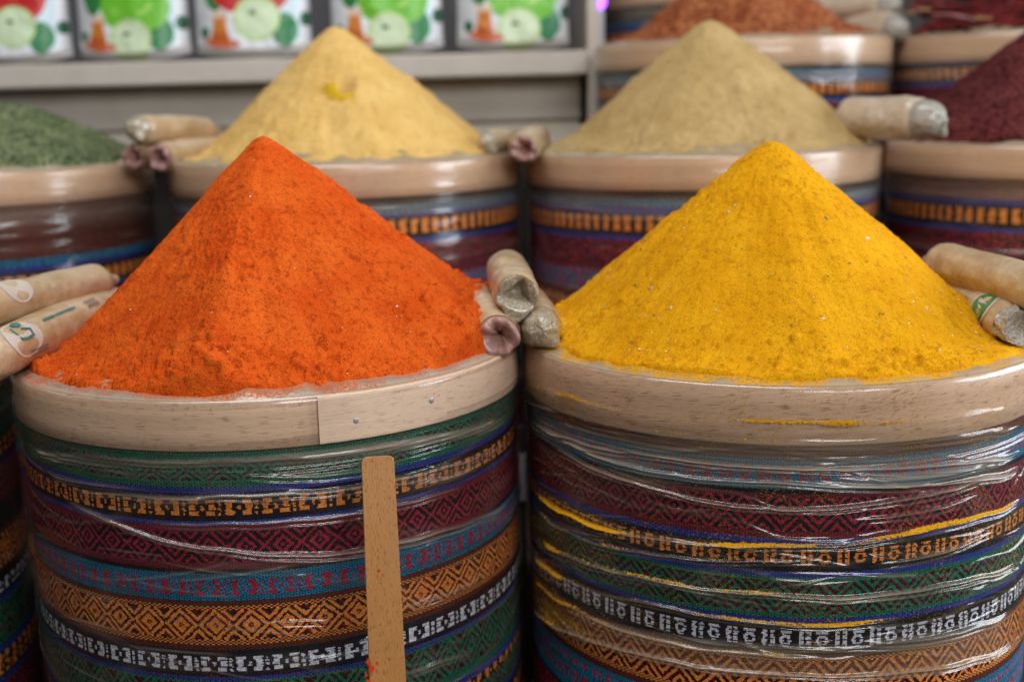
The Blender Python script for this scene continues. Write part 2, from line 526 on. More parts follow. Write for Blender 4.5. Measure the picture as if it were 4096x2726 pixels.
def make_film(parent, cx, cy, zr, mat, ridges, bandsm, seed, ncol, nbody, zend=None, lipdust=.8, generic=0, rimgap=.0022, rr=R, bare=False, RIMH=RIMH, fine=0):
    r = np.random.default_rng(seed)
    th = np.linspace(-PI, PI, ncol, endpoint=False)
    prof = []
    for k in range(9):
        q = k/8
        prof.append((.196+(.2365-.196)*q, .0088*(1-q)**1.15 + .0012, 'lip'))
    for k in range(1, 6):
        a = k/6*PI/2
        prof.append((.2365+.0055*math.sin(a), .0012-.0055*(1-math.cos(a)), 'edge'))
    for k in range(18): prof.append((.242+.0002, -.004 - (RIMH-.004)*k/17, 'rim'))
    for k in range(1, 11):
        q = k/10; s = q*q*(3-2*q)
        prof.append((.2422 - (.2422-RB-.0022)*s, -RIMH-.016*q, 'neck'))
    z0 = -RIMH-.016
    for k in range(1, nbody+1): prof.append((RB+.0022, z0 - (.30+z0)*k/nbody if False else z0 + (-.30-z0)*k/nbody, 'body'))
    for k in range(1, 7): prof.append((RB+.0022, -.30-(HT-.02-.30)*k/6, 'low'))
    P = np.array([(a, b) for a, b, _ in prof])
    n = len(P)
    TH, RR = np.meshgrid(th, P[:, 0])
    _, ZZ = np.meshgrid(th, P[:, 1])
    RR = RR*(rr/R)
    disp = np.zeros_like(RR); milk = np.zeros_like(RR); dust = np.zeros_like(RR)
    body = sstep(-RIMH+.002, -RIMH-.02, ZZ)
    lip = sstep(-.004, .001, ZZ)*(RR < .2385*(rr/R))
    # all-round shallow creases
    cs, sn = np.cos(TH), np.sin(TH)
    warp = .010*vn(cs*2, sn*2, 0, seed) + .004*vn(cs*6, sn*6, 0, seed+1)
    f1 = fbm(cs*1.6, sn*1.6, (ZZ+warp)*70, seed+2, 3)
    disp += body*(.0011*f1 + .0004)
    sh = 1-np.abs(vn(cs*1.2, sn*1.2, (ZZ+warp*1.6)*48, seed+3))*3.2
    disp += body*np.clip(sh, 0, 1)**2*.0013
    milk += body*np.clip(sh, 0, 1)**3*.10
    # tight parallel creases in the neck under the hoop
    nk = np.exp(-((ZZ+RIMH+.012)/.011)**2)
    disp += nk*.0012*np.sin(ZZ*1500 + 2*vn(cs*2, sn*2, 0, seed+4))
    milk += nk*(.10 + .10*vn(cs*3, sn*3, ZZ*300, seed+5))
    if bare: milk += .30*np.exp(-((ZZ+.033)/.0016)**2)
    if generic: milk += .30*np.exp(-((ZZ+RIMH+.016)/.014)**2)*(.7+.5*vn(cs*3, sn*3, ZZ*120, seed+41))
    rimz = (ZZ < -.002) & (ZZ > -RIMH)
    disp += rimz*.0006*fbm(cs*2, sn*2, ZZ*90, seed+6, 2)
    # top edge: bunched film, opaque with dust
    disp_z = lip*(.0012 + .0026*np.clip(fbm(cs*9, sn*9, RR*30, seed+7, 3), -.6, 1.2))*sstep(.2385*(rr/R), .233*(rr/R), RR)
    milk += lip*(.70+.25*vn(cs*14, sn*14, RR*90, seed+8))
    edge = np.exp(-((ZZ-.0005)/.003)**2)*(RR > .236*(rr/R))
    milk += edge*.30
    q = (RR/(rr/R)-.205)/(.238-.205)
    dust += lip*lipdust*np.clip(1.75-1.0*q+.75*fbm(cs*8, sn*8, RR*40, seed+9, 3), 0, 1)
    for (pts, w, amp, mk, ds) in ridges:
        w, amp = w*.62, amp*.75
        v, a0, a1 = interp_curve(pts, th)
        v = v + .0012*vn(th*9, 0*th, 0, seed+20)
        win = sstep(a0-.02, a0+.16, th)*(1-sstep(a1-.16, a1+.02, th))
        if a1-a0 > 5: win = np.ones_like(th)
        mod = .75+.30*vn(th*5, 0*th+3, 0, seed+21)
        g = np.exp(-((ZZ-v[None])/w)**2) + .55*np.exp(-((ZZ-v[None]+.0042+.001*np.sin(th*4)[None])/(w*.7))**2)
        disp += g*amp*win[None]
        milk += g*1.5*mk*(win*mod)[None]
        lv = np.clip(.62+.55*fbm(th*3.5, 0*th+v.mean()*90, 0, seed+22, 3), .12, 1.1)
        wd = .0009+.0008*np.clip(.5+.8*vn(th*6, 0*th+v.mean()*70, 0, seed+23), 0, 1)
        g2 = np.exp(-((ZZ-v[None]-.0018)/wd[None])**2) + .20*np.exp(-((ZZ-v[None]-.004)/.007)**2)*(ZZ > v[None])
        dust += g2*ds*(win*lv)[None]
    # fine short creases running slantwise
    for _ in range(fine):
        t0 = r.uniform(-PI, PI) if r.random() < .35 else r.normal()*.75
        hl = r.uniform(.05, .34); zc = r.uniform(-.30, -.055); sl = r.normal()*.035; cv = r.normal()*.06
        u = (th-t0)/hl
        win = np.clip(1-u*u, 0, 1)**1.2
        i_ = np.where(win > 0)[0]
        if len(i_) == 0: continue
        v = zc + sl*(th[i_]-t0) + cv*(th[i_]-t0)**2
        w_ = r.uniform(.0006, .0014)
        g = np.exp(-((ZZ[:, i_]-v[None])/w_)**2)*win[i_][None]
        disp[:, i_] += g*r.uniform(.0005, .0015)
        milk[:, i_] += g*r.uniform(.05, .30)
    for (p1, p2, mk, ds) in bandsm:
        v1, a0, a1 = interp_curve(p1, th); v2, _, _ = interp_curve(p2, th)
        win = sstep(a0, a0+.25, th)*(1-sstep(a1-.25, a1, th))
        inn = sstep(v2-.001, v2+.001, ZZ)*(1-sstep(v1-.001, v1+.001, ZZ))*win[None]
        milk += inn*.65*mk*(1+.6*vn(cs*3, sn*3, ZZ*160, seed+30))
        dust += inn*ds*np.clip(.5+.8*fbm(cs*4, sn*4, ZZ*60, seed+31, 3), 0, 1)
    for g in range(generic):
        zc = -.07-.22*r.random(); A = .012*r.random(); ph = r.random()*6.28
        v = zc + A*np.cos(th-ph) + .003*np.cos(3*th+ph)
        win = np.clip(.5+.9*np.cos(th-r.random()*6.28), 0, 1)
        gg = np.exp(-((ZZ-v[None])/(.0018+.0016*r.random()))**2)*win[None]
        disp += gg*.0022
        milk += gg*.16
        dust += gg*.25*(r.random() < .4)
    RRd = RR + np.clip(disp, -.0012, .009)
    X = cx + RRd*np.sin(TH); Y = cy - RRd*np.cos(TH); Z = zr + ZZ + disp_z
    V = np.stack([X, Y, Z], -1)
    F = gridfaces(n, ncol, True)
    if bare:
        F = F.reshape(n-1, ncol, 4)
        e0 = -.031+.003*vn(np.cos(th)*2.5, np.sin(th)*2.5, 0, seed+40)
        keep = (ZZ[:-1] > -.0045) | (RR[:-1] < .236) | (ZZ[:-1] < e0[None])
        F = F[keep].reshape(-1, 4)
    if zend is not None:            # the film stops part-way down the front drum
        ve, _, _ = interp_curve(zend, th)
        zf = ZZ[:-1]; keep = (zf > ve[None] )
        F = F.reshape(n-1, ncol, 4)[keep]
    return obj('plastic_wrap', V.reshape(-1, 3), F, mat, parent, vattr={'milk': np.clip(milk, 0, 1), 'dust': np.clip(dust, 0, 1.2)})


def lathe(name, prof, cx, cy, ncol, mat, parent, rfun=None, smooth=True):
    th = np.linspace(-PI, PI, ncol, endpoint=False)
    P = np.array(prof)
    TH, RR = np.meshgrid(th, P[:, 0]); ZZ = np.meshgrid(th, P[:, 1])[1]
    if rfun is not None: RR = RR + rfun(TH, RR)
    V = np.stack([cx+RR*np.sin(TH), cy-RR*np.cos(TH), ZZ], -1)
    return obj(name, V.reshape(-1, 3), gridfaces(len(P), ncol, True), mat, parent, smooth)


def make_drum(cx, cy, zr, bands, label, seed, rim='rim_c', film='film_c', rr=.24, hi=False, ridges=(), bandsm=(), zend=None, seam=None, nails=(), generic=9, lipdust=.8, film_on=True, bare=False, RIMH=RIMH, fine=25, group='spice drums on the stepped display'):
    d = empty('spice_drum', (cx, cy, zr-HT), label, 'spice drum', group)
    kr = rr/R
    # cloth
    ncol = 1256 if hi else 628
    dz = .00118 if hi else .0030
    zt = -.030
    zs = list(np.arange(zt, -.285, -dz)) + list(np.arange(-.286, -HT, -.003)) + [-HT]
    zs = np.array(zs)
    th = np.linspace(-PI, PI, ncol, endpoint=False)
    TH, ZZ = np.meshgrid(th, zs)
    rb = kr*(RB + .0010*vn(np.cos(TH)*3, np.sin(TH)*3, ZZ*10, seed))
    V = np.stack([cx+rb*np.sin(TH), cy-rb*np.cos(TH), zr+ZZ], -1)
    zc = (zs[:-1]+zs[1:])/2
    bands = list(bands)
    sh_ = bands[1][0]-bands[-1][0]-.012
    bands += [(q[0]-sh_,)+tuple(q[1:]) for q in bands[1:]]
    sc_ = ncol/1256
    bb = [(a, k, f, b, p*sc_) for a, k, f, b, p in bands]
    obj('fabric_cover', V.reshape(-1, 3), gridfaces(len(zs), ncol, True), M['cloth'], d, fcol=kilim(zc, ncol, bb, seed))
    # bottom board inside, closes the drum
    lathe('base_board', [(.001, zr-HT+.003), (.227*kr, zr-HT+.003), (.227*kr, zr-HT+.02), (.001, zr-HT+.02)], cx, cy, 48, M['inner'], d)
    # hoop
    if seam is not None:
        pass
    rf = None
    b = .0012
    R_ = rr
    prof = [(R_-.007, zr-RIMH), (R_-b, zr-RIMH), (R_, zr-RIMH+b), (R_, zr-RIMH*.66), (R_, zr-RIMH*.33), (R_, zr-b), (R_-b, zr), (R_-.006+b, zr), (R_-.007, zr-b), (R_-.007, zr-RIMH)]
    rm = lathe('wooden_rim', prof, cx, cy, 720 if hi else 240, M[rim], d, rf)
    if seam is not None:
        ta = np.linspace(seam, seam+1.5, 160)
        k_ = np.clip(1-(ta-seam)/1.7, 0, 1)
        sec = [(.0002, -RIMH+.0006), (.0026, -RIMH+.0014), (.0030, -RIMH+.003), (.0030, -.003), (.0026, -.0014), (.0002, -.0006)]
        SV = []
        for (o_, z_) in sec:
            rr_ = rr+.0002+o_*k_
            SV.append(np.stack([cx+rr_*np.sin(ta), cy-rr_*np.cos(ta), zr+z_+0*ta], -1))
        SV = np.stack(SV, 0)
        SF = [list(map(int, f)) for f in gridfaces(6, 160)] + [[i*160 for i in range(6)], [i*160+159 for i in range(5, -1, -1)]]
        so = obj('overlap_strap', SV.reshape(-1, 3), SF, M['rim_s'], rm, False)
    for (t, z) in nails:
        import bmesh
        bm = bmesh.new()
        bmesh.ops.create_uvsphere(bm, u_segments=14, v_segments=8, radius=.0026)
        rn = R_+.0030
        mt = Matrix.Translation((cx+rn*math.sin(t), cy-rn*math.cos(t), z)) @ Matrix.Rotation(t, 4, 'Z') @ Matrix.Diagonal((1, .30, 1, 1))
        bm.transform(mt); bm.verts.index_update()
        obj('nail', [tuple(v.co) for v in bm.verts], [[v.index for v in f.verts] for f in bm.faces], M['nail'], rm)
        bm.free()
    if film_on:
        make_film(d, cx, cy, zr, M[film], ridges, bandsm, seed+5, 1000 if hi else 300, 370 if hi else 80, zend, lipdust, generic, rr=rr, bare=bare, RIMH=RIMH, fine=fine)
    return d


# drum axes
D1 = (-.2353, 1.165); D2 = (.2586, 1.1686); R2 = .2477; Z1 = ZC-.227
ROW2Y, Z2 = 1.69, ZC-.0696


def zrel(px, py, D, zr, r=RB): return cyl(px, py, D[0], D[1], r)[1]-zr


def band_stack(rows):
    """rows: (pixel y at a column, ...)"""
    return rows


yy = lambda zy: (1800+zy/1.683)/4
z1f = lambda zy: zrel(193, yy(zy), D1, Z1)
b1 = [(-.02, 'plain', 'green', 'black', 24), (z1f(55), 'diamond', 'green', 'dark', 25), (z1f(203), 'plain', 'green', 'black', 24), (z1f(245), 'plain', 'blue', 'black', 24), (z1f(290), 'plain', 'black', 'black', 24),
      (z1f(337), 'blocks', 'orange', 'black', 25), (z1f(440), 'plain', 'black', 'black', 24), (z1f(475), 'plain', 'blue', 'black', 24), (z1f(505), 'plain', 'maroon', 'black', 24), (z1f(545), 'ring', 'red', 'black', 25),
      (z1f(750), 'plain', 'maroon', 'black', 24), (z1f(800), 'plain', 'black', 'black', 24), (z1f(826), 'plain', 'teal', 'black', 24), (z1f(870), 'blocks', 'red', 'teal', 25), (z1f(965), 'plain', 'teal', 'black', 24), (z1f(1006), 'plain', 'brown', 'black', 24),
      (z1f(1044), 'check', 'orange', 'black', 24), (z1f(1072), 'diamond', 'orange', 'dark', 25), (z1f(1268), 'check', 'orange', 'black', 24), (z1f(1300), 'plain', 'brown', 'black', 24), (z1f(1335), 'plain', 'black', 'black', 24),
      (z1f(1382), 'blocks', 'white', 'black', 25), (z1f(1482), 'plain', 'black', 'black', 24), (z1f(1512), 'plain', 'blue', 'black', 24), (z1f(1538), 'plain', 'green', 'black', 24), (z1f(1560), 'diamond', 'green', 'dark', 25), (z1f(1560)-.034, 'plain', 'green', 'black', 24), (z1f(1560)-.042, 'plain', 'blue', 'black', 24), (z1f(1560)-.050, 'blocks', 'orange', 'black', 24), (z1f(1560)-.070, 'plain', 'black', 'black', 24)]
# drum 2, column at full x = 2700 + 1000/1.688
z2f = lambda zy: zrel((2700+1000/1.688)/4, (1800+zy/1.688)/4, D2, Z1, RB*R2/R)
b2 = [(-.02, 'plain', 'brown', 'black', 24), (z2f(60), 'plain', 'teal', 'black', 24), (z2f(105), 'bars', 'red', 'teal', 26), (z2f(205), 'plain', 'teal', 'black', 24), (z2f(262), 'plain', 'black', 'black', 24), (z2f(290), 'plain', 'maroon', 'black', 24), (z2f(325), 'ring', 'red', 'black', 24),
      (z2f(545), 'plain', 'maroon', 'black', 24), (z2f(590), 'plain', 'blue', 'black', 24), (z2f(630), 'plain', 'black', 'black', 24), (z2f(668), 'bars', 'orange', 'black', 24), (z2f(768), 'plain', 'black', 'black', 24), (z2f(815), 'plain', 'blue', 'black', 24), (z2f(850), 'plain', 'green', 'black', 24),
      (z2f(885), 'zig', 'green', 'dark', 26), (z2f(1100), 'plain', 'green', 'black', 24), (z2f(1130), 'plain', 'blue', 'black', 24), (z2f(1165), 'plain', 'black', 'black', 24), (z2f(1222), 'bars', 'white', 'black', 24), (z2f(1328), 'plain', 'black', 'black', 24), (z2f(1375), 'plain', 'brown', 'black', 24),
      (z2f(1400), 'check', 'orange', 'black', 24), (z2f(1425), 'zig', 'orange', 'dark', 26), (z2f(1665), 'check', 'orange', 'black', 24), (z2f(1700), 'plain', 'brown', 'black', 24), (z2f(1740), 'plain', 'teal', 'black', 24), (z2f(1780), 'bars', 'red', 'teal', 26), (z2f(1880), 'plain', 'teal', 'black', 24), (z2f(1930), 'plain', 'black', 'black', 24)]


def rear_bands(zo, first='black', order='a'):
    """stripes of a drum behind, zo = top of its orange square row"""
    L = [(-.02, 'plain', first, 'black', 24), (zo+.020, 'plain', 'teal' if order == 'a' else 'maroon', 'black', 24), (zo+.011, 'plain', 'blue', 'black', 24), (zo+.004, 'plain', 'black', 'black', 24), (zo, 'dots', 'orange', 'black', 12.6), (zo-.017, 'plain', 'black', 'black', 24), (zo-.023, 'plain', 'blue', 'black', 24),
         (zo-.029, 'ring', 'red', 'black', 24), (zo-.062, 'plain', 'maroon', 'black', 24), (zo-.070, 'blocks', 'red', 'teal', 24), (zo-.095, 'plain', 'brown', 'black', 24), (zo-.105, 'diamond', 'orange', 'dark', 24), (zo-.14, 'plain', 'black', 'black', 24), (zo-.15, 'blocks', 'white', 'black', 24), (zo-.17, 'plain', 'blue', 'black', 24), (zo-.18, 'diamond', 'green', 'dark', 24), (zo-.22, 'plain', 'black', 'black', 24)]
    return L


def poly(pts, D, zr, r=RB+.0025):
    o = []
    for x, y in pts:
        t, z = cyl(x/2.3008, y/2.3008, D[0], D[1], r)
        o.append((t, z-zr))
    return o


P1 = lambda *p: poly(p, D1, Z1)
P2 = lambda *p: poly(p, D2, Z1, (RB+.0025)*R2/R)
ridges1 = [
    (P1((70, 1035), (200, 1048), (420, 1060), (650, 1052), (900, 1025), (1150, 955)), .0022, .0030, .30, .15),
    (P1((100, 1082), (200, 1112), (330, 1125)), .0020, .0045, .22, .0),
    (P1((160, 1128), (300, 1138), (500, 1142), (700, 1132), (860, 1112), (1020, 1075), (1170, 1010)), .0026, .0042, .34, .08),
    (P1((150, 1150), (230, 1185), (320, 1222), (450, 1255), (580, 1274), (700, 1277), (820, 1266), (1000, 1225), (1170, 1150)), .0026, .0052, .40, .10),
    (P1((330, 1195), (480, 1206), (640, 1200), (800, 1180), (960, 1150), (1080, 1110)), .0020, .0034, .24, .05),
    (P1((520, 1085), (640, 1098), (800, 1085), (930, 1065)), .0020, .0032, .22, .0),
    (P1((920, 1120), (1010, 1100), (1120, 1060)), .0045, .0050, .26, .0),
    (P1((900, 1265), (1040, 1225), (1160, 1175)), .0020, .0035, .20, .75),
    (P1((920, 1400), (1010, 1372), (1130, 1310)), .0035, .0045, .24, .0),
    (P1((900, 1560), (1000, 1525), (1100, 1490)), .0040, .0042, .25, .0),
    (P1((90, 1290), (300, 1395), (560, 1430), (800, 1420)), .0016, .0020, .06, .0),
]
bandsm1 = [
    (P1((60, 1022), (300, 1052), (600, 1045), (900, 1010), (1170, 950)), P1((62, 1042), (300, 1072), (600, 1062), (900, 1032), (1170, 972)), .45, .12),
]
ridges2 = [
    (P2((1206, 880), (1260, 894), (1346, 921), (1448, 945), (1551, 963), (1700, 970), (1893, 973), (2100, 966), (2234, 955), (2350, 930)), .0020, .0030, .20, 1.25),
    (P2((1206, 905), (1300, 945), (1450, 985), (1600, 1005), (1900, 1018), (2150, 1005), (2350, 975)), .0022, .0036, .30, .62),
    (P2((1206, 892), (1350, 938), (1500, 975), (1700, 990), (1900, 995), (2150, 982), (2350, 955)), .0014, .0020, .25, .30),
    (P2((1220, 960), (1400, 1030), (1600, 1062), (1900, 1078), (2150, 1068), (2350, 1040)), .0020, .0036, .30, .12),
    (P2((1300, 1010), (1500, 1085), (1800, 1110), (2100, 1115), (2350, 1075)), .0024, .0040, .34, .10),
    (P2((1270, 1020), (1400, 1085), (1560, 1140), (1700, 1165), (1850, 1172), (2050, 1150), (2230, 1110), (2350, 1075)), .0024, .0050, .36, .15),
    (P2((1225, 1125), (1300, 1180), (1400, 1218), (1550, 1245), (1720, 1256), (1950, 1250), (2150, 1210), (2350, 1150)), .0024, .0046, .20, 1.25),
    (P2((1230, 1165), (1350, 1240), (1500, 1275), (1700, 1290), (1900, 1285)), .0018, .0034, .20, .55),
    (P2((1240, 1240), (1400, 1305), (1560, 1345), (1750, 1365), (1950, 1372), (2150, 1345), (2350, 1290)), .0024, .0048, .32, .70),
    (P2((1225, 1270), (1330, 1345), (1480, 1385), (1650, 1420), (1850, 1440), (2100, 1415)), .0024, .0042, .22, 1.1),
    (P2((1225, 1320), (1350, 1410), (1500, 1470), (1700, 1500), (1900, 1510)), .0022, .0036, .20, .8),
    (P2((1225, 1390), (1400, 1480), (1600, 1530), (1850, 1552), (2100, 1540), (2350, 1460)), .0024, .0045, .30, .35),
    (P2((1950, 1195), (2100, 1178), (2250, 1140)), .0020, .0036, .26, .0),
    (P2((2000, 1300), (2150, 1270), (2300, 1215)), .0022, .0040, .28, .0),
    (P2((1950, 1475), (2150, 1462), (2330, 1400)), .0040, .0055, .34, .1),
    (P2((1900, 1100), (2100, 1098), (2330, 1040)), .0040, .0050, .30, .1),
]
bandsm2 = [
    (P2((1300, 1055), (1600, 1085), (1900, 1090), (2200, 1070), (2350, 1035)), P2((1300, 1080), (1600, 1112), (1900, 1122), (2200, 1105), (2350, 1070)), .24, .12),
    (P2((1215, 940), (1400, 985), (1700, 1010), (2000, 1012), (2350, 970)), P2((1220, 985), (1400, 1060), (1700, 1085), (2000, 1080), (2350, 1035)), .32, .20),
    (P2((1225, 1350), (1400, 1425), (1650, 1470), (1900, 1480), (2150, 1468), (2350, 1400)), P2((1230, 1400), (1400, 1490), (1650, 1545), (1900, 1562), (2150, 1545), (2350, 1465)), .34, .25),
    (P2((1215, 1100), (1280, 1140), (1400, 1190), (1500, 1215)), P2((1220, 1400), (1300, 1440), (1400, 1470), (1500, 1500)), .05, .52),
]
nail_pos = [cyl(355, 419, D1[0], D1[1], R), cyl(429.6, 399, D1[0], D1[1], R)]
seam_t = cyl(318, 418, D1[0], D1[1], R)[0]
make_drum(*D1, Z1, b1, 'front drum holding the bright orange pyramid, beech rim with an overlapped nailed joint', 11, 'rim_a', 'film_o', R, True, ridges1, bandsm1, seam=seam_t, nails=nail_pos, generic=0, bare=True, fine=70)
zend2 = P2((1225, 1400), (1400, 1490), (1650, 1546), (1900, 1565), (2150, 1548), (2350, 1468))
tt = sorted(zend2)
zend2 = [(-PI, tt[0][1])] + tt + [(tt[-1][0]+.5, tt[-1][1]), (PI, tt[0][1])]
make_drum(*D2, Z1, b2, 'front drum holding the yellow turmeric pile, wrapped in dusty creased film', 23, 'rim_b', 'film_y', R2, True, ridges2, bandsm2, zend=zend2, generic=0, lipdust=.95, RIMH=.048, fine=170)
DL = (-.755, 1.165)
b0 = [(a-.012, k, f, b, p) for a, k, f, b, p in b1]
make_drum(*DL, Z1, [b0[0]]+b0[5:12]+b0[15:], 'shadowed drum cut off at the lower left beside the orange drum', 31, generic=5)
DG = (-.742, ROW2Y); DT = (-.2235, ROW2Y+.008); DO = (.2665, ROW2Y-.008); DS = (.775, ROW2Y-.01)
DB = (.392, 2.05); DC = (.885, 2.05); DF = (.44, 2.56)
Z3, Z4 = ZC+.083, ZC+.215
make_drum(*DG, Z2, rear_bands(-.128, 'brown'), 'drum of dried green herb at the left, glossy film over its stripes', 41, generic=12)
make_drum(*DT, Z2, rear_bands(-.070, 'black'), 'drum under the pale tan powder cone behind the orange pile', 43, generic=9)
make_drum(*DO, Z2, rear_bands(-.072, 'black'), 'drum under the olive khaki powder cone behind the yellow pile', 47, generic=9)
make_drum(*DS, Z2, rear_bands(-.078, 'brown', 'b'), 'drum of dark maroon sumac at the right edge', 53, generic=6)
make_drum(*DB, Z3, rear_bands(-.068, 'black'), 'drum of coarse red brown chilli flakes at the back, its pale rim glaring', 59, generic=7)
make_drum(*DC, Z3, rear_bands(-.050, 'black', 'b'), 'drum filled with whole dried red chillies in the upper right corner', 61, generic=5)
make_drum(*DF, Z4, rear_bands(-.09, 'black'), 'farthest drum, half hidden behind the red brown chilli flakes', 67, generic=5)


# ------------------------------------------------------------------ heaps
def heap_height(x, y, ax, ay, H, planes, tau, toe_t=.007, rim=.222):
    dx, dy = x-ax, y-ay
    e = 0
    for az, s in planes:
        a = math.radians(az)
        e = e + np.exp((s*(dx*math.cos(a)+dy*math.sin(a)))/tau)
    base = H + tau*math.log(len(planes))*.45 - tau*np.log(e)
    r = np.hypot(x, y)
    toe = .0085 - .06*np.clip(r-rim+.03, 0, 1) - 1.1*np.clip(r-rim, 0, 1)
    return toe_t*np.log(np.exp(np.clip(base/toe_t, -60, 60)) + np.exp(toe/toe_t)), base


def make_heap(name, D, zr, apex, planes, tau, mat, step, amps, seed, label, cat, toe_amp=.003, rad=.2335, toe_t=.007, pit=None, lumps=40, rim=.222):
    n = int(2*rad/step)
    g = np.linspace(-rad, rad, n)
    X, Y = np.meshgrid(g, g)
    # pull the square grid onto the disc so that its edge is clean
    rr = np.hypot(X, Y); mx = np.maximum(np.abs(X), np.abs(Y))
    k = np.where(rr > 1e-9, mx/np.maximum(rr, 1e-9), 1)
    X, Y = X*k, Y*k
    z, base = heap_height(X, Y, apex[0], apex[1], apex[2], planes, tau, toe_t, rim)
    r = np.hypot(X, Y)
    th = np.arctan2(Y-apex[1], X-apex[0]); ra = np.hypot(X-apex[0], Y-apex[1])
    toe = sstep(.030, .0, base)
    a1, a2, a3, a4 = amps
    edge = 1-sstep(.2, rad, r)*.5
    n1 = fbm(X*32, Y*32, z*32, seed, 3)
    n2 = fbm(X*105, Y*105, z*105, seed+1, 3)
    n3 = fbm(X*330, Y*330, z*330, seed+2, 2)
    st = fbm(np.cos(th)*7, np.sin(th)*7, ra*9, seed+3, 4)*np.clip(ra/.12, 0, 1)
    rough = np.clip(.55+.85*fbm(X*8+seed, Y*8, z*8, seed+7, 3)+.35*toe, .18, 1.25)
    z = z + a1*n1*np.clip(ra/.05, .25, 1) + rough*(a2*n2 + a3*n3) + a4*st
    z += (rng.random(z.shape)-.5)*step*.28
    z += toe*toe_amp*.45*fbm(X*90, Y*90, 0, seed+6, 3)*edge
    # crumbs rolled down to the foot
    lr = np.random.default_rng(seed+50)
    for _ in range(lumps):
        a_ = lr.random()*2*PI; q_ = rad-.012-abs(lr.normal())*.020
        lx, ly = q_*math.cos(a_), q_*math.sin(a_)
        if ly > .12: continue
        s_ = .0017+.0042*lr.random()**2.2
        i0, i1 = np.searchsorted(g, [lx-s_*2, lx+s_*2]); j0, j1 = np.searchsorted(g, [ly-s_*2, ly+s_*2])
        i0 = max(0, i0-18); i1 += 18; j0 = max(0, j0-18); j1 += 18
        wx, wy, wz = X[j0:j1, i0:i1], Y[j0:j1, i0:i1], z[j0:j1, i0:i1]
        dd = (wx-lx)**2+(wy-ly)**2
        zc_ = wz[np.unravel_index(np.argmin(dd), dd.shape)]
        bump_ = zc_ - s_*.15 + np.sqrt(np.clip(s_*s_-dd, 0, None))*.95
        z[j0:j1, i0:i1] = np.where(dd < s_*s_, np.maximum(wz, bump_), wz)
    if pit:
        px, py, pr, pd = pit
        q = np.hypot(X-px, Y-py)
        z -= pd*np.exp(-(q/pr)**2)
    z -= .024*sstep(rad-.009, rad, r)
    V = np.stack([D[0]+X, D[1]+Y, zr+z], -1).reshape(-1, 3)
    d = empty(name, (D[0], D[1], zr), label, cat, 'heaps of loose spice')
    d.name = name
    o = obj('powder', V, gridfaces(n, n), mat, d)
    return d, (X, Y, z)


def chips(parent, D, zr, field, count, mats, seed, size=(.0012, .0030), bias=1.0, thick=.3):
    r = np.random.default_rng(seed)
    X, Y, Z = field
    n = X.shape[0]
    V, F, MI = [], [], []
    k = 0
    while k < count:
        i, j = r.integers(2, n-2, 2)
        x, y, z = X[i, j], Y[i, j], Z[i, j]
        if math.hypot(x, y) > .222 or y > .10: continue
        if r.random() > (.25 + .75*math.hypot(x, y)/.22)**bias: continue
        s = size[0]+(size[1]-size[0])*r.random()**2
        w = s*(.35+.4*r.random()); t = s*thick
        nx = -(Z[i, j+2]-Z[i, j-2])/(X[i, j+2]-X[i, j-2]+1e-9); ny = -(Z[i+2, j]-Z[i-2, j])/(Y[i+2, j]-Y[i-2, j]+1e-9)
        nv = Vector((max(-1.3, min(1.3, nx)), max(-1.3, min(1.3, ny)), 1)).normalized()
        nv = (nv+Vector(r.standard_normal(3)*.25)).normalized()
        a = nv.orthogonal().normalized(); a.rotate(Matrix.Rotation(r.random()*6.28, 3, nv)); b = nv.cross(a)
        c = Vector((D[0]+x, D[1]+y, zr+z)) + nv*t*.5
        b0 = len(V)
        for q in range(6):
            an = q*PI/3; rr = 1+.25*(r.random()-.5)
            V.append(c + a*s*.5*math.cos(an)*rr + b*w*.5*math.sin(an)*rr)
        V.append(c+nv*t*.6); V.append(c-nv*t*.6)
        for q in range(6):
            F.append([b0+q, b0+(q+1) % 6, b0+6]); F.append([b0+(q+1) % 6, b0+q, b0+7])
        m = r.integers(0, len(mats))
        MI += [m]*12
        k += 1
    o = obj('husk_flecks', [tuple(v) for v in V], F, mats, parent, False, MI)
    o['kind'] = 'stuff'
    return o


def apex_of(px, py, D, dy=0.0):
    p = at(px, py, D[1]+dy)
    return p.x-D[0], dy, p.z


a = apex_of(262, 136.5, D1)
h1, f1 = make_heap('orange_spice_heap', D1, Z1, (a[0], a[1], a[2]-Z1+.0055), [(180, 1.13), (-4, .85), (-62, .97), (-128, 1.0), (50, .95), (110, .95)], .0045, M['orange'], .00092, (.0026, .0019, .0017, .0020), 101,
                   'bright orange red paprika powder heaped in a sharp pyramid', 'spice heap', .0048, lumps=1100, rim=.2235)
chips(h1, D1, Z1, f1, 120, [M['chip'], M['chip'], M['chip_w'], M['chip_r']], 5, (.0008, .0026), 1.0)
a = apex_of(772, 141.5, D2)
h2, f2 = make_heap('yellow_spice_heap', D2, Z1, (a[0], a[1], a[2]-Z1+.0075), [(180, .84), (-150, .88), (-112, .90), (-75, .88), (-35, .92), (3, .93), (50, .9), (100, .9), (140, .9)], .0055, M['yellow'], .00092, (.0022, .0015, .0013, .0023), 202,
                   'broad golden yellow turmeric powder heap flecked with pale husks', 'spice heap', .0022, lumps=260, rad=.2435, rim=.2335)
chips(h2, D2, Z1, f2, 260, [M['chip'], M['chip_g'], M['chip'], M['chip_g'], M['chip_w']], 6, (.0010, .0046), 1.6)
a = apex_of(334, 21, DT)
pt = at(345, 106, ROW2Y-.09)
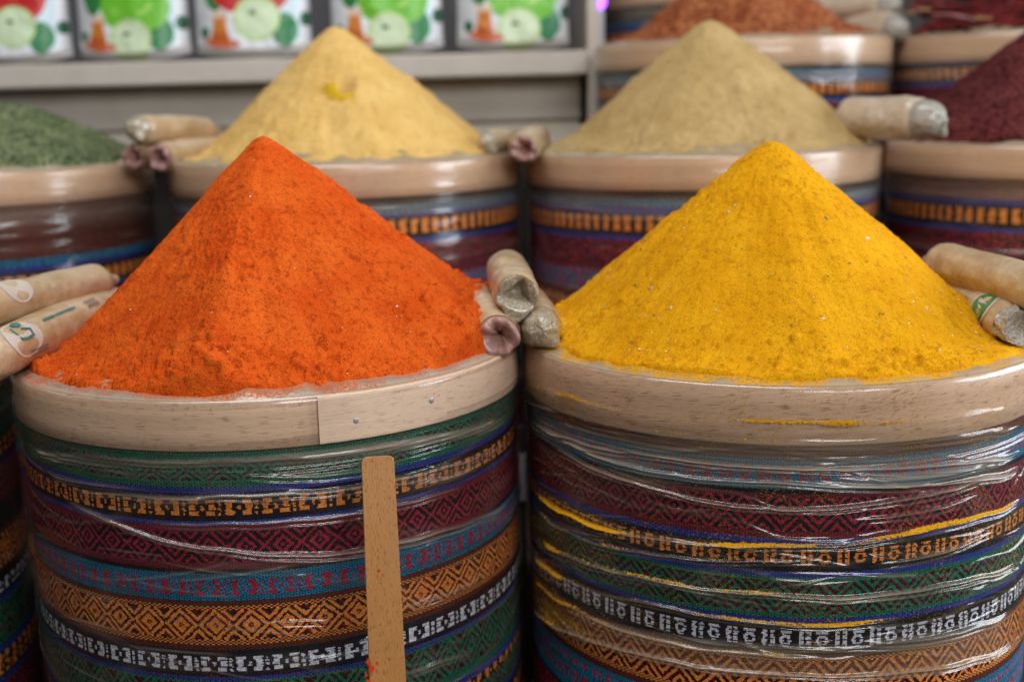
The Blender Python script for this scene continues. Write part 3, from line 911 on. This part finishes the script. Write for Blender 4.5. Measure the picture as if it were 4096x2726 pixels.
h3, f3 = make_heap('tan_spice_heap', DT, Z2, (a[0], a[1], a[2]-Z2), [(180, 1.02), (-140, .95), (-95, .93), (-50, .9), (-5, .87), (45, .9), (100, .9), (140, .95)], .0065, M['tan'], .0019, (.0032, .0020, .0012, .0015), 303,
                   'pale sandy tan powder cone with a small yellow hole dug in its face', 'spice heap', .002, pit=(pt.x-DT[0]+.002, pt.y-DT[1], .0085, .036))
a = apex_of(709, 13, DO)
make_heap('olive_spice_heap', DO, Z2, (a[0], a[1], a[2]-Z2), [(180, .90), (-140, .9), (-90, .9), (-45, .88), (0, .85), (45, .9), (100, .9), (140, .9)], .0085, M['olive'], .0019, (.0032, .0020, .0012, .0014), 404,
          'khaki olive cumin powder cone with a smooth flank', 'spice heap', .002)
make_heap('red_brown_spice_heap', DB, Z3, (.0, .0, .150), [(180, .80), (-120, .8), (-60, .8), (0, .9), (60, .8), (120, .8)], .012, M['brown'], .0024, (.003, .003, .003, .001), 505,
          'coarse red brown chilli flakes heaped at the back', 'spice heap', .002)
make_heap('maroon_spice_heap', DS, Z2, (-.005, .0, .185), [(180, .84), (-120, .85), (-60, .85), (0, .85), (60, .85), (120, .85)], .012, M['sumac'], .0022, (.003, .003, .0026, .001), 606,
          'dark maroon sumac heap at the right edge', 'spice heap', .002)
a = apex_of(-6, 98, DG)
make_heap('green_spice_heap', DG, Z2, (a[0], a[1], a[2]-Z2+.016), [(180, .62), (-120, .60), (-60, .60), (0, .62), (60, .6), (120, .6)], .022, M['herb'], .0022, (.003, .003, .0030, .001), 707,
          'low rounded mound of crumbled green herb', 'spice heap', .002)

# yellow streaks beside the dug hole: loose turmeric spilled on the tan cone
def patch_on(field, D, zr, cx, cy, n, spread, seed):
    r = np.random.default_rng(seed)
    X, Y, Z = field
    V, F = [], []
    for _ in range(n):
        x = cx+r.standard_normal()*spread[0]; y = cy+r.standard_normal()*spread[1]
        i = np.argmin((X-x)**2+(Y-y)**2); z = Z.ravel()[i]; x = X.ravel()[i]; y = Y.ravel()[i]
        s = .0019*(.5+r.random())
        b = len(V)
        for p in ((s, 0, 0), (0, s, 0), (-s, 0, 0), (0, -s, 0), (0, 0, s*.6), (0, 0, -s*.6)):
            V.append((D[0]+x+p[0], D[1]+y+p[1], zr+z+p[2]+.0003))
        for q in range(4):
            F.append([b+q, b+(q+1) % 4, b+4]); F.append([b+(q+1) % 4, b+q, b+5])
    return V, F


V, F = patch_on(f3, DT, Z2, pt.x-DT[0]-.013, pt.y-DT[1]-.008, 260, (.0065, .0040), 3)
V2, F2 = patch_on(f3, DT, Z2, pt.x-DT[0]+.000, pt.y-DT[1]-.016, 200, (.0065, .0035), 4)
F2 = [[q+len(V) for q in f] for f in F2]
sp = obj('yellow_spill', V+V2, F+F2, M['lemon'], h3)
sp['label'] = 'clear yellow crumbs round the dug hole'


# ------------------------------------------------------------------ rolled packets
def roll(A, B, r, end, label, body='kraft', cap=None, far=.72, seed=0, logo=None, squash=1.0, group='spice filled paper rolls lying between the drums'):
    A, B = Vector(A), Vector(B)
    ax = (B-A); L = ax.length; ax.normalize()
    view = (Vector((0, 0, ZC))-A).normalized()
    up = (Vector((0, 0, 1)) - ax*ax.z).normalized()
    sd = ax.cross(up).normalized()
    d = empty('spice_roll', A, label, 'spice packet', group)
    n, m = 56, 64
    t = np.linspace(0, 1, n)[:, None]; a = np.linspace(0, 2*PI, m, endpoint=False)[None]
    rr = r*(1+.035*np.sin(t*PI) + .05*fbm(np.cos(a)*1.3+t*0, np.sin(a)*1.3+t*0, t*5, seed, 3) + .012*vn(np.cos(a)*3, np.sin(a)*3, t*14, seed+9))
    tf = sstep(.86, 1.0, t)
    rr = rr*(1-tf*(1-far))
    rr = rr*(1-.10*(1-sstep(0, .06, t)))
    fl = 1-.45*tf                                  # the far end is pressed flat
    def pts(t_, r_, a_, f_=1.0):
        c, s = r_*np.cos(a_)*squash*f_, r_*np.sin(a_)
        return np.stack([A[k] + ax[k]*L*t_ + up[k]*c + sd[k]*s for k in range(3)], -1)
    V = pts(t, rr, a, fl).reshape(-1, 3)
    F = gridfaces(n, m, True)
    # close the far end
    V = np.vstack([V, np.array(A+ax*(L*1.01))[None]])
    last = (n-1)*m
    Ff = [[last+j, last+(j+1) % m, len(V)-1] for j in range(m)]
    obj('paper_wrap', V, [list(map(int, f)) for f in F]+Ff, M[body], d)
    # near end
    r0 = rr[0]
    k = 26
    q = np.linspace(0, 1, k)[:, None]
    if end == 'pinch':
        fold = .5+.5*np.sin(a*5+1.1*np.sin(a*2+seed)+q*2.5)
        r_ = r0[None]*(1-.03-.93*sstep(0, .85, q)) * (1+.22*(fold-.5)*np.sin(q*PI))
        dep = .22*np.sin(np.clip(q*2.2, 0, 1)*PI)*-1 + 1.15*sstep(.35, 1.0, q) - .30*fold*np.sin(q*PI)
        off = dep*r
        sh = .25*r*q**1.2
        P = pts(off/L, r_, a, 1.0) + np.array(sd)*sh[..., None]*(1 if seed % 2 else -1)
        mat = M[cap or 'pink']
    elif end == 'round':
        th = q*PI/2
        lump = 1+.05*fbm(np.cos(a)*2, np.sin(a)*2, q*2.5, seed+3, 3)*np.sin(th+.2)
        r_ = r0[None]*np.cos(th)*lump
        off = -r*1.25*np.sin(th)*lump
        P = pts(off/L, r_, a)
        # pinched corner of the seal
        tip = np.clip(np.cos(a-2.5), 0, 1)**10*np.exp(-((q-.40)/.2)**2)
        dr = np.array(sd)*.75 - np.array(up)*.55 - np.array(ax)*.25
        P = P + (tip*r*.45)[..., None]*dr
        mat = M[cap or 'seedy']
    elif end == 'tuck':
        k = 44
        q = np.linspace(0, 1, k)[:, None]
        r_ = r0[None]*(1-q)
        y_ = (r_*np.cos(a))/r; x_ = (r_*np.sin(a))/r
        # a three-cornered tuck pushed in over a bulging flap
        tri = [(-.80, .02), (.30, .78), (.62, -.42)]
        e = 9.0
        for i in range(3):
            (xa, ya), (xb, yb) = tri[i], tri[(i+1) % 3]
            nx_, ny_ = (yb-ya), -(xb-xa)
            ln_ = math.hypot(nx_, ny_)
            e = np.minimum(e, ((x_-xa)*nx_+(y_-ya)*ny_)/ln_)
        rho = np.hypot(x_, y_)
        off = np.where(e > 0, r*np.clip(e*3.0, 0, .75), -r*.34*np.sqrt(np.clip(1-rho**2, 0, 1))*np.clip(-e*3, 0, 1))
        low = np.clip(-y_-.2, 0, 1)*np.clip(1-np.abs(x_+.1)*1.6, 0, 1)*.55
        P = pts(off/L, r_*(1+low), a)
        mat = M[cap or 'seedy']
    else:                                           # crinkled film gathered past the end
        r_ = r0[None]*(1-.10*sstep(0, .2, q)+.06*np.sin(q*9)-.95*sstep(.72, 1, q))
        cr = 1+.10*np.sin(a*9+q*6)*np.sin(np.clip(q*1.2, 0, 1)*PI)+.10*fbm(np.cos(a)*3, np.sin(a)*3, q*4, seed, 2)
        off = -r*(1.15*sstep(0, .75, q)-.15*sstep(.75, 1, q))
        P = pts(off/L, r_*cr, a)
        mat = M[cap or 'silver']
    Pv = P.reshape(-1, 3)
    obj('end_fold', Pv, gridfaces(k, m, True), mat, d)
    if logo:
        for (name, t0, ang, hl, hw, mname, shape) in logo:
            nn = 28
            if shape == 'oval':
                gv = [(0, 0)]+[(math.cos(x)*hl, math.sin(x)*hw) for x in np.linspace(0, 2*PI, nn, endpoint=False)]
                ff = [[0, 1+i, 1+(i+1) % nn] for i in range(nn)]
            elif shape == 'leaf':
                xs = np.linspace(-1, 1, 15)
                top = [(x*hl, (1-x*x)**.8*hw*.25+hw*.25*x) for x in xs]; bot = [(x*hl, -(1-x*x)*hw+hw*.25*x) for x in xs]
                gv = top+bot; ff = [[i, i+1, 16+i, 15+i] for i in range(14)]
            elif shape == 'hook':
                # open bracket with a leaf under it
                ptsl = [(-.9, -.9), (-.9, .6), (-.1, .75), (.8, .65), (.95, -.1), (.2, -.5)]
                gv, ff = [], []
                for i in range(len(ptsl)-1):
                    p, q2 = Vector(ptsl[i]), Vector(ptsl[i+1]); dd = (q2-p).normalized(); nv = Vector((-dd.y, dd.x))*.13
                    b0 = len(gv)
                    for w in (p-dd*.08+nv, q2+dd*.08+nv, q2+dd*.08-nv, p-dd*.08-nv): gv.append((w.x*hl, w.y*hw))
                    ff.append([b0, b0+1, b0+2, b0+3])
                b0 = len(gv)
                for x in np.linspace(0, 2*PI, 18, endpoint=False): gv.append((.25*hl+math.cos(x)*.6*hl, -1.25*hw+math.sin(x)*.42*hw))
                ff.append(list(range(b0, b0+18)))
            else:   # rows of small unreadable print
                gv, ff = [], []
                rl = np.random.default_rng(seed+3)
                for row in range(2 if shape == 'rows' else 1):
                    x = -1.0
                    while x < 1:
                        w = .05+.09*rl.random(); b0 = len(gv); y = (.5-row)*.9
                        hh = .22+.12*rl.random()
                        for p in ((x, y-hh), (x+w, y-hh), (x+w, y+hh), (x, y+hh)): gv.append((p[0]*hl, p[1]*hw))
                        ff.append([b0, b0+1, b0+2, b0+3]); x += w+.05
            r2 = float(np.interp(t0, t[:, 0], rr.mean(1)))
            LV = []
            for (u, w) in gv:
                tq = t0+u/L; an = ang+w/r2
                ii = min(n-1, max(0, int(round(tq*(n-1))))); jj = int(round((an % (2*PI))/(2*PI)*m)) % m
                lift = {'pale_ink': .0006, 'green_ink': .0010, 'teal_ink': .0010, 'grey_ink': .0012}[mname] + (.0004 if shape == 'leaf' else 0)
                # bilinear radius
                fi = np.clip(tq, 0, 1)*(n-1); i0 = int(min(n-2, fi)); wi = fi-i0
                fj = (an % (2*PI))/(2*PI)*m; j0 = int(fj) % m; wj = fj-int(fj)
                rad = ((rr[i0, j0]*(1-wi)+rr[i0+1, j0]*wi)*(1-wj) + (rr[i0, (j0+1) % m]*(1-wi)+rr[i0+1, (j0+1) % m]*wi)*wj) + lift
                LV.append(A + ax*(L*tq) + up*(math.cos(an)*rad*squash) + sd*(math.sin(an)*rad))
            obj('printed_logo' if shape in ('oval', 'leaf', 'hook') else 'printed_text', [tuple(v) for v in LV], ff, M[mname], d)
    return d


# three between the front drums
roll(at(498, 336, 1.080), at(470, 296, 1.28), .0226, 'pinch', 'kraft roll with a pinched reddish end, touching the orange powder', seed=1, cap='pink')
roll(at(517.5, 295, 1.09), at(505, 266, 1.28), .0212, 'tuck', 'topmost kraft roll of three, its clear end tucked into a triangle', seed=2)
roll(at(540, 326, 1.10), at(526, 302, 1.28), .0212, 'round', 'clear ended roll with a pointed seal, touching the yellow powder', seed=4)
# left pair
LW = PI*.5
roll(at(-30, 311, 1.06), at(110, 279, 1.29), .0195, 'crinkle', 'upper plain kraft roll of the pair left of the orange heap', 'kraft', seed=5, far=.6,
     logo=[('oval', .22, .75, .020, .015, 'pale_ink', 'oval')])
roll(at(-42, 371, .955), at(124, 297, 1.32), .0205, 'crinkle', 'lower kraft roll with a teal printed mark, left of the orange heap', 'kraft', seed=6, far=.85,
     logo=[('oval', .235, .95, .030, .019, 'pale_ink', 'oval'), ('hook', .245, .80, .013, .0085, 'teal_ink', 'hook'), ('text', .46, .55, .034, .005, 'teal_ink', 'row'), ('text', .28, 1.75, .017, .004, 'grey_ink', 'rows'), ('text', .66, .75, .013, .006, 'grey_ink', 'rows')])
# right pair
roll(at(1050, 293, 1.02), at(932, 259, 1.27), .0205, 'crinkle', 'upper plain kraft roll of the pair right of the yellow heap', 'kraft', seed=7, far=.55)
roll(at(1013, 324, 1.045), at(930, 279, 1.32), .0190, 'crinkle', 'lower kraft roll with a round green emblem, right of the yellow heap', 'kraft', seed=8, far=.8,
     logo=[('oval', .145, -.95, .022, .018, 'pale_ink', 'oval'), ('oval', .15, -.95, .0175, .0145, 'green_ink', 'oval'), ('leaf', .145, -.80, .0125, .0065, 'pale_ink', 'leaf'), ('text', .38, -1.15, .024, .006, 'grey_ink', 'rows')])
# behind: between herb and tan powder
G2 = 'spice filled paper rolls in the rows behind'
roll(at(141, 129, 1.60), at(212, 131, 1.72), .0190, 'round', 'clear ended roll on top of two pinched rolls beside the green herb', 'kraft', seed=10, group=G2)
roll(at(134, 157, 1.60), at(196, 148, 1.78), .0185, 'pinch', 'pinched pink ended roll under the clear one, nearer the green herb', seed=11, group=G2)
roll(at(161, 157.5, 1.585), at(222, 147, 1.74), .0195, 'pinch', 'pinched pink ended roll under the clear one, nearer the tan powder', seed=12, group=G2)
# between tan and olive powder
roll(at(489, 142.5, 1.60), at(516, 140, 1.76), .0165, 'round', 'short clear ended roll at the foot of the tan powder', seed=13, group=G2)
roll(at(523.5, 148.5, 1.56), at(538, 136, 1.74), .0200, 'pinch', 'pinched pink ended roll over the gap between the tan and olive drums', seed=15, group=G2)
# right of the olive powder
roll(at(922, 118.5, 1.50), at(842, 117, 1.62), .0262, 'round', 'thick pale roll with a silvery clear end between olive powder and maroon sumac', 'kraft_pale', cap='silver', seed=16, far=.7, group=G2)
roll(at(893, 28, 2.02), at(842, 27, 2.14), .0255, 'round', 'clear ended roll between red brown flakes and dried chillies', 'kraft_pale', cap='silver', seed=18, group=G2)
roll(at(884, 4, 2.06), at(815, 10, 2.16), .0240, 'round', 'pale grey roll lying above the clear ended one at the top edge', 'kraft_pale', cap='silver', seed=20, group=G2)

# ------------------------------------------------------------------ wooden stick in front of the first drum
pa = at(377.5, 455.5, .912); pb = at(390.5, 740, .845)
ax = (pb-pa); L = ax.length; ax.normalize()
tocam = (Vector((0, 0, ZC))-pa).normalized()
sdv = ax.cross(tocam).normalized(); nv = sdv.cross(ax).normalized()
if sdv.x < 0: sdv = -sdv
W, T = .0255, .0030
out = []
for k in range(9): a_ = PI/2*k/8; out.append((-W/2+.005-.005*math.sin(PI/2-a_) if False else -W/2+.005*(1-math.sin(a_)), .006*(1-math.cos(a_)) if False else .0055*(1-math.sin(PI/2*(k/8)))))
prof = []
for k in range(9):
    a_ = PI/2*k/8
    prof.append((-W/2+.006*(1-math.sin(a_)) if False else -W/2+.006-.006*math.cos(a_), .0045-.0045*math.sin(a_)))
for k in range(9):
    a_ = PI/2*(1-k/8)
    prof.append((W/2-.005+.005*math.cos(a_), .0035-.0035*math.sin(a_)))
nseg = 24
Lp = [(-W/2-.0015*s, .0045+(L-.0045)*s) for s in np.linspace(0, 1, nseg)][::-1]
Rp = [(W/2+.0015*s, .0035+(L-.0035)*s) for s in np.linspace(0, 1, nseg)]
ring = Lp[:-1]+prof+Rp[1:]
V, F = [], []
nr = len(ring)
bev = .0005
cxm = 0
for (off, ins) in ((-T/2, bev), (-T/2+bev, 0), (T/2-bev, 0), (T/2, bev)):
    for (x, s) in ring:
        xx = x - math.copysign(ins, x); ss = s + (ins if s < .01 else 0)
        V.append(tuple(pa + sdv*xx + ax*ss + nv*off))
for l in range(3):
    for i in range(nr):
        F.append([l*nr+i, l*nr+(i+1) % nr, (l+1)*nr+(i+1) % nr, (l+1)*nr+i])
F.append(list(range(nr))[::-1]); F.append([3*nr+i for i in range(nr)])
me_org = empty('wooden_stick', pa, 'flat varnished wooden stick standing against the orange drum', 'wooden stick')
st = obj('blade', V, F, M['stick'], me_org, False)
# red smears near its lower end
sm, sf = [], []
r_ = np.random.default_rng(12)
for (px, py, s) in ((378.3, 570, .0018), (383, 574, .0012), (381, 582, .0008), (368, 661, .0032), (372, 668, .0036), (377, 662, .0016), (366, 674, .0022), (369, 680, .003)):
    d_ = Vector(ray(px, py)); o_ = Vector((0, 0, ZC))
    tq = (pa + nv*(T/2+.0002) - o_).dot(nv)/d_.dot(nv)
    c_ = o_+d_*tq
    b0 = len(sm)
    for q in range(10):
        an = q*PI/5; rr_ = s*(.35+.8*r_.random())
        sm.append(tuple(c_ + sdv*math.cos(an)*rr_*.8 + ax*math.sin(an)*rr_ + nv*.0001))
    obj('paprika_smear', sm[b0:], [list(range(10))], M['smear'], st, False)

# ------------------------------------------------------------------ dried chillies
def chili_mesh(seed):
    r = np.random.default_rng(seed)
    n, m = 16, 10
    L = .06+.03*r.random(); w = .0085+.004*r.random()
    t = np.linspace(0, 1, n)[:, None]; a = np.linspace(0, 2*PI, m, endpoint=False)[None]
    rad = w*(np.sin(np.clip(t*1.0+.06, 0, 1)*PI*.98)**.55)*(1-.55*t)
    rad = rad*(1+.28*fbm(np.cos(a)*1.5, np.sin(a)*1.5, t*6, seed, 2))
    bend = .02*(r.random()-.5)*4*(t-.5)**2*2
    X = L*(t-.5)+0*a; Y = rad*np.cos(a)+bend; Z = rad*np.sin(a)*.6
    return np.stack([X, Y, Z], -1).reshape(-1, 3), gridfaces(n, m, True), L, w


r_ = np.random.default_rng(77)
protos = []
for k in range(6):
    V, F, L, w = chili_mesh(90+k)
    e = empty('dried_chili', (0, 0, 0), 'wrinkled dark red dried chilli lying in the heap of chillies', 'dried chilli', 'whole dried chillies in the corner drum')
    obj('pod', V, F, M['chili'], e)
    s = np.linspace(0, 1, 6)[:, None]; a_ = np.linspace(0, 2*PI, 8, endpoint=False)[None]
    rr = .0016+.0018*(1-s)**3
    SV = np.stack([-L/2+.004-.022*s+0*a_, rr*np.cos(a_)+.004*s*s, rr*np.sin(a_)], -1).reshape(-1, 3)
    obj('stem', SV, gridfaces(6, 8, True), M['stem'], e)
    protos.append(e)
cnt = 0
for k in range(84):
    x = -.20+.40*r_.random(); y = -.19+.34*r_.random()
    if math.hypot(x, y) > .205: continue
    h = .020+min(.080, .13*max(0, 1-math.hypot(x-.02, y)/.235))+.022*r_.random()
    p = protos[cnt % 6]
    if cnt < 6: c = p
    else:
        c = p.copy(); col.objects.link(c)
        for ch in p.children:
            cc = ch.copy(); cc.parent = c; col.objects.link(cc)
    c.location = (DC[0]+x, DC[1]+y, Z3+h)
    c.rotation_euler = (r_.random()*6.28, (r_.random()-.5)*.9, r_.random()*6.28)
    cnt += 1
# crumbled bed of chillies under the loose ones
g = np.linspace(-.21, .21, 70); X, Y = np.meshgrid(g, g)
rr = np.hypot(X, Y); mx = np.maximum(abs(X), abs(Y)); kk = np.where(rr > 1e-9, mx/np.maximum(rr, 1e-9), 1); X, Y = X*kk*1.08, Y*kk*1.08
Zb = .004+np.minimum(.078, .128*np.clip(1-np.hypot(X-.02, Y)/.228, 0, 1))+.010*fbm(X*45, Y*45, 0, 8, 3)
cb = obj('chili_bed', np.stack([DC[0]+X, DC[1]+Y, Z3+Zb], -1).reshape(-1, 3), gridfaces(70, 70), M['chili'])
tag(cb, 'packed bed of broken dark red chillies under the loose pods', 'chilli heap', kind='stuff')

# ------------------------------------------------------------------ shelf, pouches, back
YS = 2.12
zt = at(0, 65, YS).z; zb = at(0, 89, YS).z
sx1 = at(588, 60, YS).x
sh = empty('shelf_unit', (-.5, YS+.15, 0), 'beige laminate shelf unit with a thick front edge and panels below', 'shelf')


def bx(name, args, mat, parent, b=.002):
    V, F = box(*args, b)
    return obj(name, V, F, M[mat], parent, False)


bx('shelf_board', (-1.6, sx1, YS, YS+.34, zb, zt), 'shelf', sh, .003)
pz = at(560, 119, YS+.05).z
bx('drawer_front', (-1.6, sx1-.010, YS+.065, YS+.08, pz, zb-.0015), 'shelf_d', sh)
bx('drawer_front', (-1.6, sx1-.010, YS+.060, YS+.079, pz-.055, pz-.006), 'shelf_d', sh)
bx('side_panel', (sx1+.001, sx1+.020, YS+.010, YS+.36, 0.2, zt+.34), 'shelf', sh)
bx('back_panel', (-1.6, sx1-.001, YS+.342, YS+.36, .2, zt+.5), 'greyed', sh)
bx('carcass', (-1.6, sx1-.014, YS+.082, YS+.33, pz-.058, zb-.002), 'shelf_d', sh)
bx('plinth', (-1.6, sx1-.016, YS+.12, YS+.33, .2, pz-.060), 'dark', sh)  # dark colour stands in for shade below the drawers


def pouch_colors(u, h, red):
    """printed front: u 0..1 across, h height over width"""
    W_ = np.array((.80, .80, .82))
    out = np.broadcast_to(W_, u.shape+(3,)).copy()

    def paint(m, c): out[m] = np.array(c)
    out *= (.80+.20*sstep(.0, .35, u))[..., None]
    paint((u > .74) & (u < .93) & (h > .1), (.62, .74, .80))
    paint((((u-.80)/.11)**2+((h-.22)/.16)**2 < 1), (.02, .20, .06))
    paint((((u-.20)/.10)**2+((h-.62)/.22)**2 < 1), (.03, .20, .05))
    paint((((u-.97)/.05)**2+((h-.32)/.07)**2 < 1), (.02, .12, .05))
    paint((((u-.10)/.04)**2+((h-.20)/.06)**2 < 1), (.02, .12, .04))
    if red:
        for (a, b, rr_) in ((.40, .62, .24), (.62, .60, .24)):
            d = np.hypot(u-a, h-b)/rr_
            m = d < 1; out[m] = np.array((.52, .02, .02))
            m = np.hypot(u-a+.06, h-b-.05)/rr_ < .3; out[m] = np.array((.66, .10, .07))
        ca = (.56, .33, .20)
    else:
        for (a, b, rr_) in ((.46, .46, .19), (.68, .46, .21), (.52, .64, .24)):
            d = np.hypot(u-a, h-b)/rr_
            m = d < 1; out[m] = np.array((.16, .50, .03))
            m = np.hypot(u-a+.03, h-b-.02)/rr_ < .4; out[m] = np.array((.36, .66, .12))
        ca = (.54, .18, .19)
    d = np.hypot(u-ca[0], (h-ca[1])*1.02)/ca[2]
    paint(d < 1, (.44, .62, .20)); paint(d < .93, (.58, .72, .40)); paint(d < .78, (.64, .76, .50))
    paint((((u-ca[0]+.03)/.035)**2+((h-ca[1]-.05)/.02)**2 < 1), (.10, .16, .05))
    # tea glass on its saucer
    paint((((u-.25)/.16)**2+((h-.115)/.045)**2 < 1), (.60, .10, .06))
    paint((((u-.25)/.11)**2+((h-.12)/.022)**2 < 1), (.72, .42, .32))
    gw = .075+.018*np.cos((h-.10)*16)
    paint((np.abs(u-.24) < gw) & (h > .10) & (h < .40), (.62, .20, .025))
    paint((np.abs(u-.24) < gw) & (h > .345) & (h < .40), (.72, .55, .42))
    paint((np.abs(u-.24) < gw*.8) & (h > .11) & (h < .2), (.50, .10, .02))
    return out


def pouch(px0, px1, red, label, turn=0.0):
    Yp = YS+.012
    p0, p1 = at(px0, 62, Yp), at(px1, 62, Yp)
    w = p1.x-p0.x; cx = (p0.x+p1.x)/2; z0 = zt+.0015
    H = w*1.45
    n, m = 150, 110
    v = np.linspace(0, 1, n)[:, None]; u = np.linspace(0, 1, m)[None]
    side = np.clip(1-np.abs(2*u-1)**3.2, 0, 1)**.6
    dep = .052*(1-v)**.75*side*(.35+.65*sstep(0, .05, v)) + .002
    sag = .014*np.abs(2*u-1)**2.0*(1-sstep(0, .25, v))
    wr = .0022*fbm(u*5+px0, v*7, 0, int(px0)+200, 3)*side
    X = cx + (u-.5)*w*(1-.02*np.sin(v*PI)) + 0*v
    Z = z0 + v*H + sag
    Yf = Yp+.045 - dep - wr
    Vf = np.stack([X, Yf, Z], -1).reshape(-1, 3)
    Yb = Yp+.049 + dep*.85
    Vb = np.stack([X, Yb, Z], -1).reshape(-1, 3)
    F = gridfaces(n, m)
    uc = (u[:, :-1]+u[:, 1:])/2+0*v[:-1]; hc = ((v[:-1]+v[1:])/2*H/w)+0*u[:, :-1]
    colf = pouch_colors(uc, hc, red).reshape(-1, 3)
    e = empty('stand_up_pouch', (cx, Yp+.04, z0), label, 'tea pouch', 'white apple tea pouches on the shelf')
    obj('front_panel', Vf, F, M['pouch'], e, fcol=colf)
    # back sheet with side seals and bottom gusset
    ids = np.arange(n*m).reshape(n, m)
    allV = np.vstack([Vf, Vb])
    strips = []
    for arr in (ids[:, 0], ids[:, -1], ids[0, :], ids[-1, :]):
        s = np.stack([arr[:-1], arr[1:], arr[1:]+n*m, arr[:-1]+n*m], -1); strips.append(s)
    FB = np.vstack([F+n*m]+strips)
    obj('back_panel', allV, FB, M['pouch'], e, fcol=np.full((len(FB), 3), .62))
    e.rotation_euler.z = turn


pouch(-44, 64, True, 'white pouch with a red apple, cut off at the left edge of the shelf', .03)
pouch(73, 186, False, 'white pouch with green apples between the two red apple pouches', -.035)
pouch(193, 309, True, 'white pouch with a red apple, just left of the tan powder cone', .05)
pouch(329, 443, False, 'white pouch with green apples partly behind the tan powder cone', -.02)
pouch(457, 571, False, 'white pouch with green apples at the right end of the shelf', .045)

# violet lamps on a thin white cable at the shelf end
def lamp(px, py, Y, label, tube=None):
    p = at(px, py, Y)
    e = empty('fairy_light', p, label, 'fairy light', 'violet fairy lights')
    import bmesh
    bm = bmesh.new(); bmesh.ops.create_uvsphere(bm, u_segments=16, v_segments=10, radius=.012); bm.verts.index_update()
    obj('bulb', [tuple(v.co+p) for v in bm.verts], [[v.index for v in f.verts] for f in bm.faces], M['violet'], e)
    bm.free()
    s = np.linspace(0, 1, 12)[:, None]; a_ = np.linspace(0, 2*PI, 12, endpoint=False)[None]
    rr = (.009 if tube else .004)*np.ones_like(s)
    z1 = -.012 if tube else .012
    ln = -(tube or -.05)
    V = np.stack([p.x+rr*np.cos(a_)+0*s, p.y+rr*np.sin(a_)+.0*s, p.z+z1+ln*s+0*a_], -1).reshape(-1, 3)
    obj('socket', V, gridfaces(12, 12, True), M['white'], e)


lamp(599, 2, 2.16, 'violet glowing bulb above a white tube at the shelf end', .085)
lamp(830, 3, 2.42, 'violet glowing bulb behind the red brown chilli flakes')

# posts between the drums
def post(px, y0, y1, Y, w, label, sleeve=None):
    a_, b_ = at(px, y0, Y), at(px, y1, Y)
    d = empty('metal_post', (a_.x, Y, b_.z), label, 'post', 'thin metal posts between the drums')
    V, F = box(a_.x-w/2, a_.x+w/2, Y-w/2, Y+w/2, b_.z, a_.z, .001)
    obj('upright', V, F, M['dark'], d, False)  # upright coloured dark to carry the shade of the gap
    if sleeve:
        s0, s1 = at(px, sleeve[0], Y).z, at(px, sleeve[1], Y).z
        V, F = box(a_.x-w/2-.001, a_.x+w/2+.001, Y-w/2-.001, Y+w/2+.001, s1, s0, .001)
        obj('sleeve', V, F, M['steel'], d, False)


post(521, 425, 760, 1.42, .007, 'thin dark post with a pale grey sleeve between the two front drums', (452, 500))
post(521.5, 165, 330, 1.93, .012, 'thin dark post between the tan and olive drums')


def struct(name, args, mat, b=.003):
    V, F = box(*args, b)
    o = obj(name, V, F, M[mat], None, False)
    tag(o, kind='structure')
    return o


struct('floor', (-4, 4, -3, 4, -.05, 0), 'step', 0)
struct('display_step', (-1.3, 1.4, .90, 1.43, .0005, Z1-HT), 'step')
struct('display_step', (-1.3, 1.4, 1.432, 1.955, .0005, Z2-HT), 'step')
struct('display_step', (.14, 1.6, 1.957, 2.31, .0005, Z3-HT), 'step')
struct('display_step', (.14, 1.6, 2.312, 2.85, .0005, Z4-HT), 'step')
struct('wall', (-3.5, 3.5, 3.05, 3.15, .0, 3.2), 'back', 0)

# ------------------------------------------------------------------ light
w = bpy.data.worlds.new('World'); sc.world = w; w.use_nodes = True
bg = w.node_tree.nodes['Background']
bg.inputs[0].default_value = (.80, .90, 1.0, 1); bg.inputs[1].default_value = .06


def area(name, loc, target, sx, sy, power, c):
    l = bpy.data.lights.new(name, 'AREA'); l.shape = 'RECTANGLE'; l.size = sx; l.size_y = sy; l.energy = power; l.color = c
    o = bpy.data.objects.new(name, l); col.objects.link(o)
    o.location = loc
    o.rotation_euler = (Vector(target)-Vector(loc)).to_track_quat('-Z', 'Y').to_euler()
    return o


area('daylight_opening', (2.35, 1.15, ZC+.42), (0, 1.25, ZC-.05), 1.6, 1.2, 50, (.84, .92, 1.0))
area('ceiling_lamp', (-.3, .9, ZC+1.75), (0, 1.35, ZC-.2), 1.5, 1.1, 28, (.97, .975, 1.0))
area('lamp_behind', (.95, -1.05, ZC+1.1), (0, 1.2, ZC-.2), 1.5, 1.0, 35, (.98, .98, 1.0))

vs = sc.view_settings
sc.display_settings.display_device = 'sRGB'
vs.view_transform = 'Standard'; vs.look = 'None'; vs.exposure = .12; vs.gamma = 1; vs.use_curve_mapping = False
sc.render.engine = 'CYCLES'
sc.cycles.use_denoising = True
sc.cycles.max_bounces = 8
sc.cycles.transparent_max_bounces = 12
sc.cycles.sample_clamp_indirect = 4
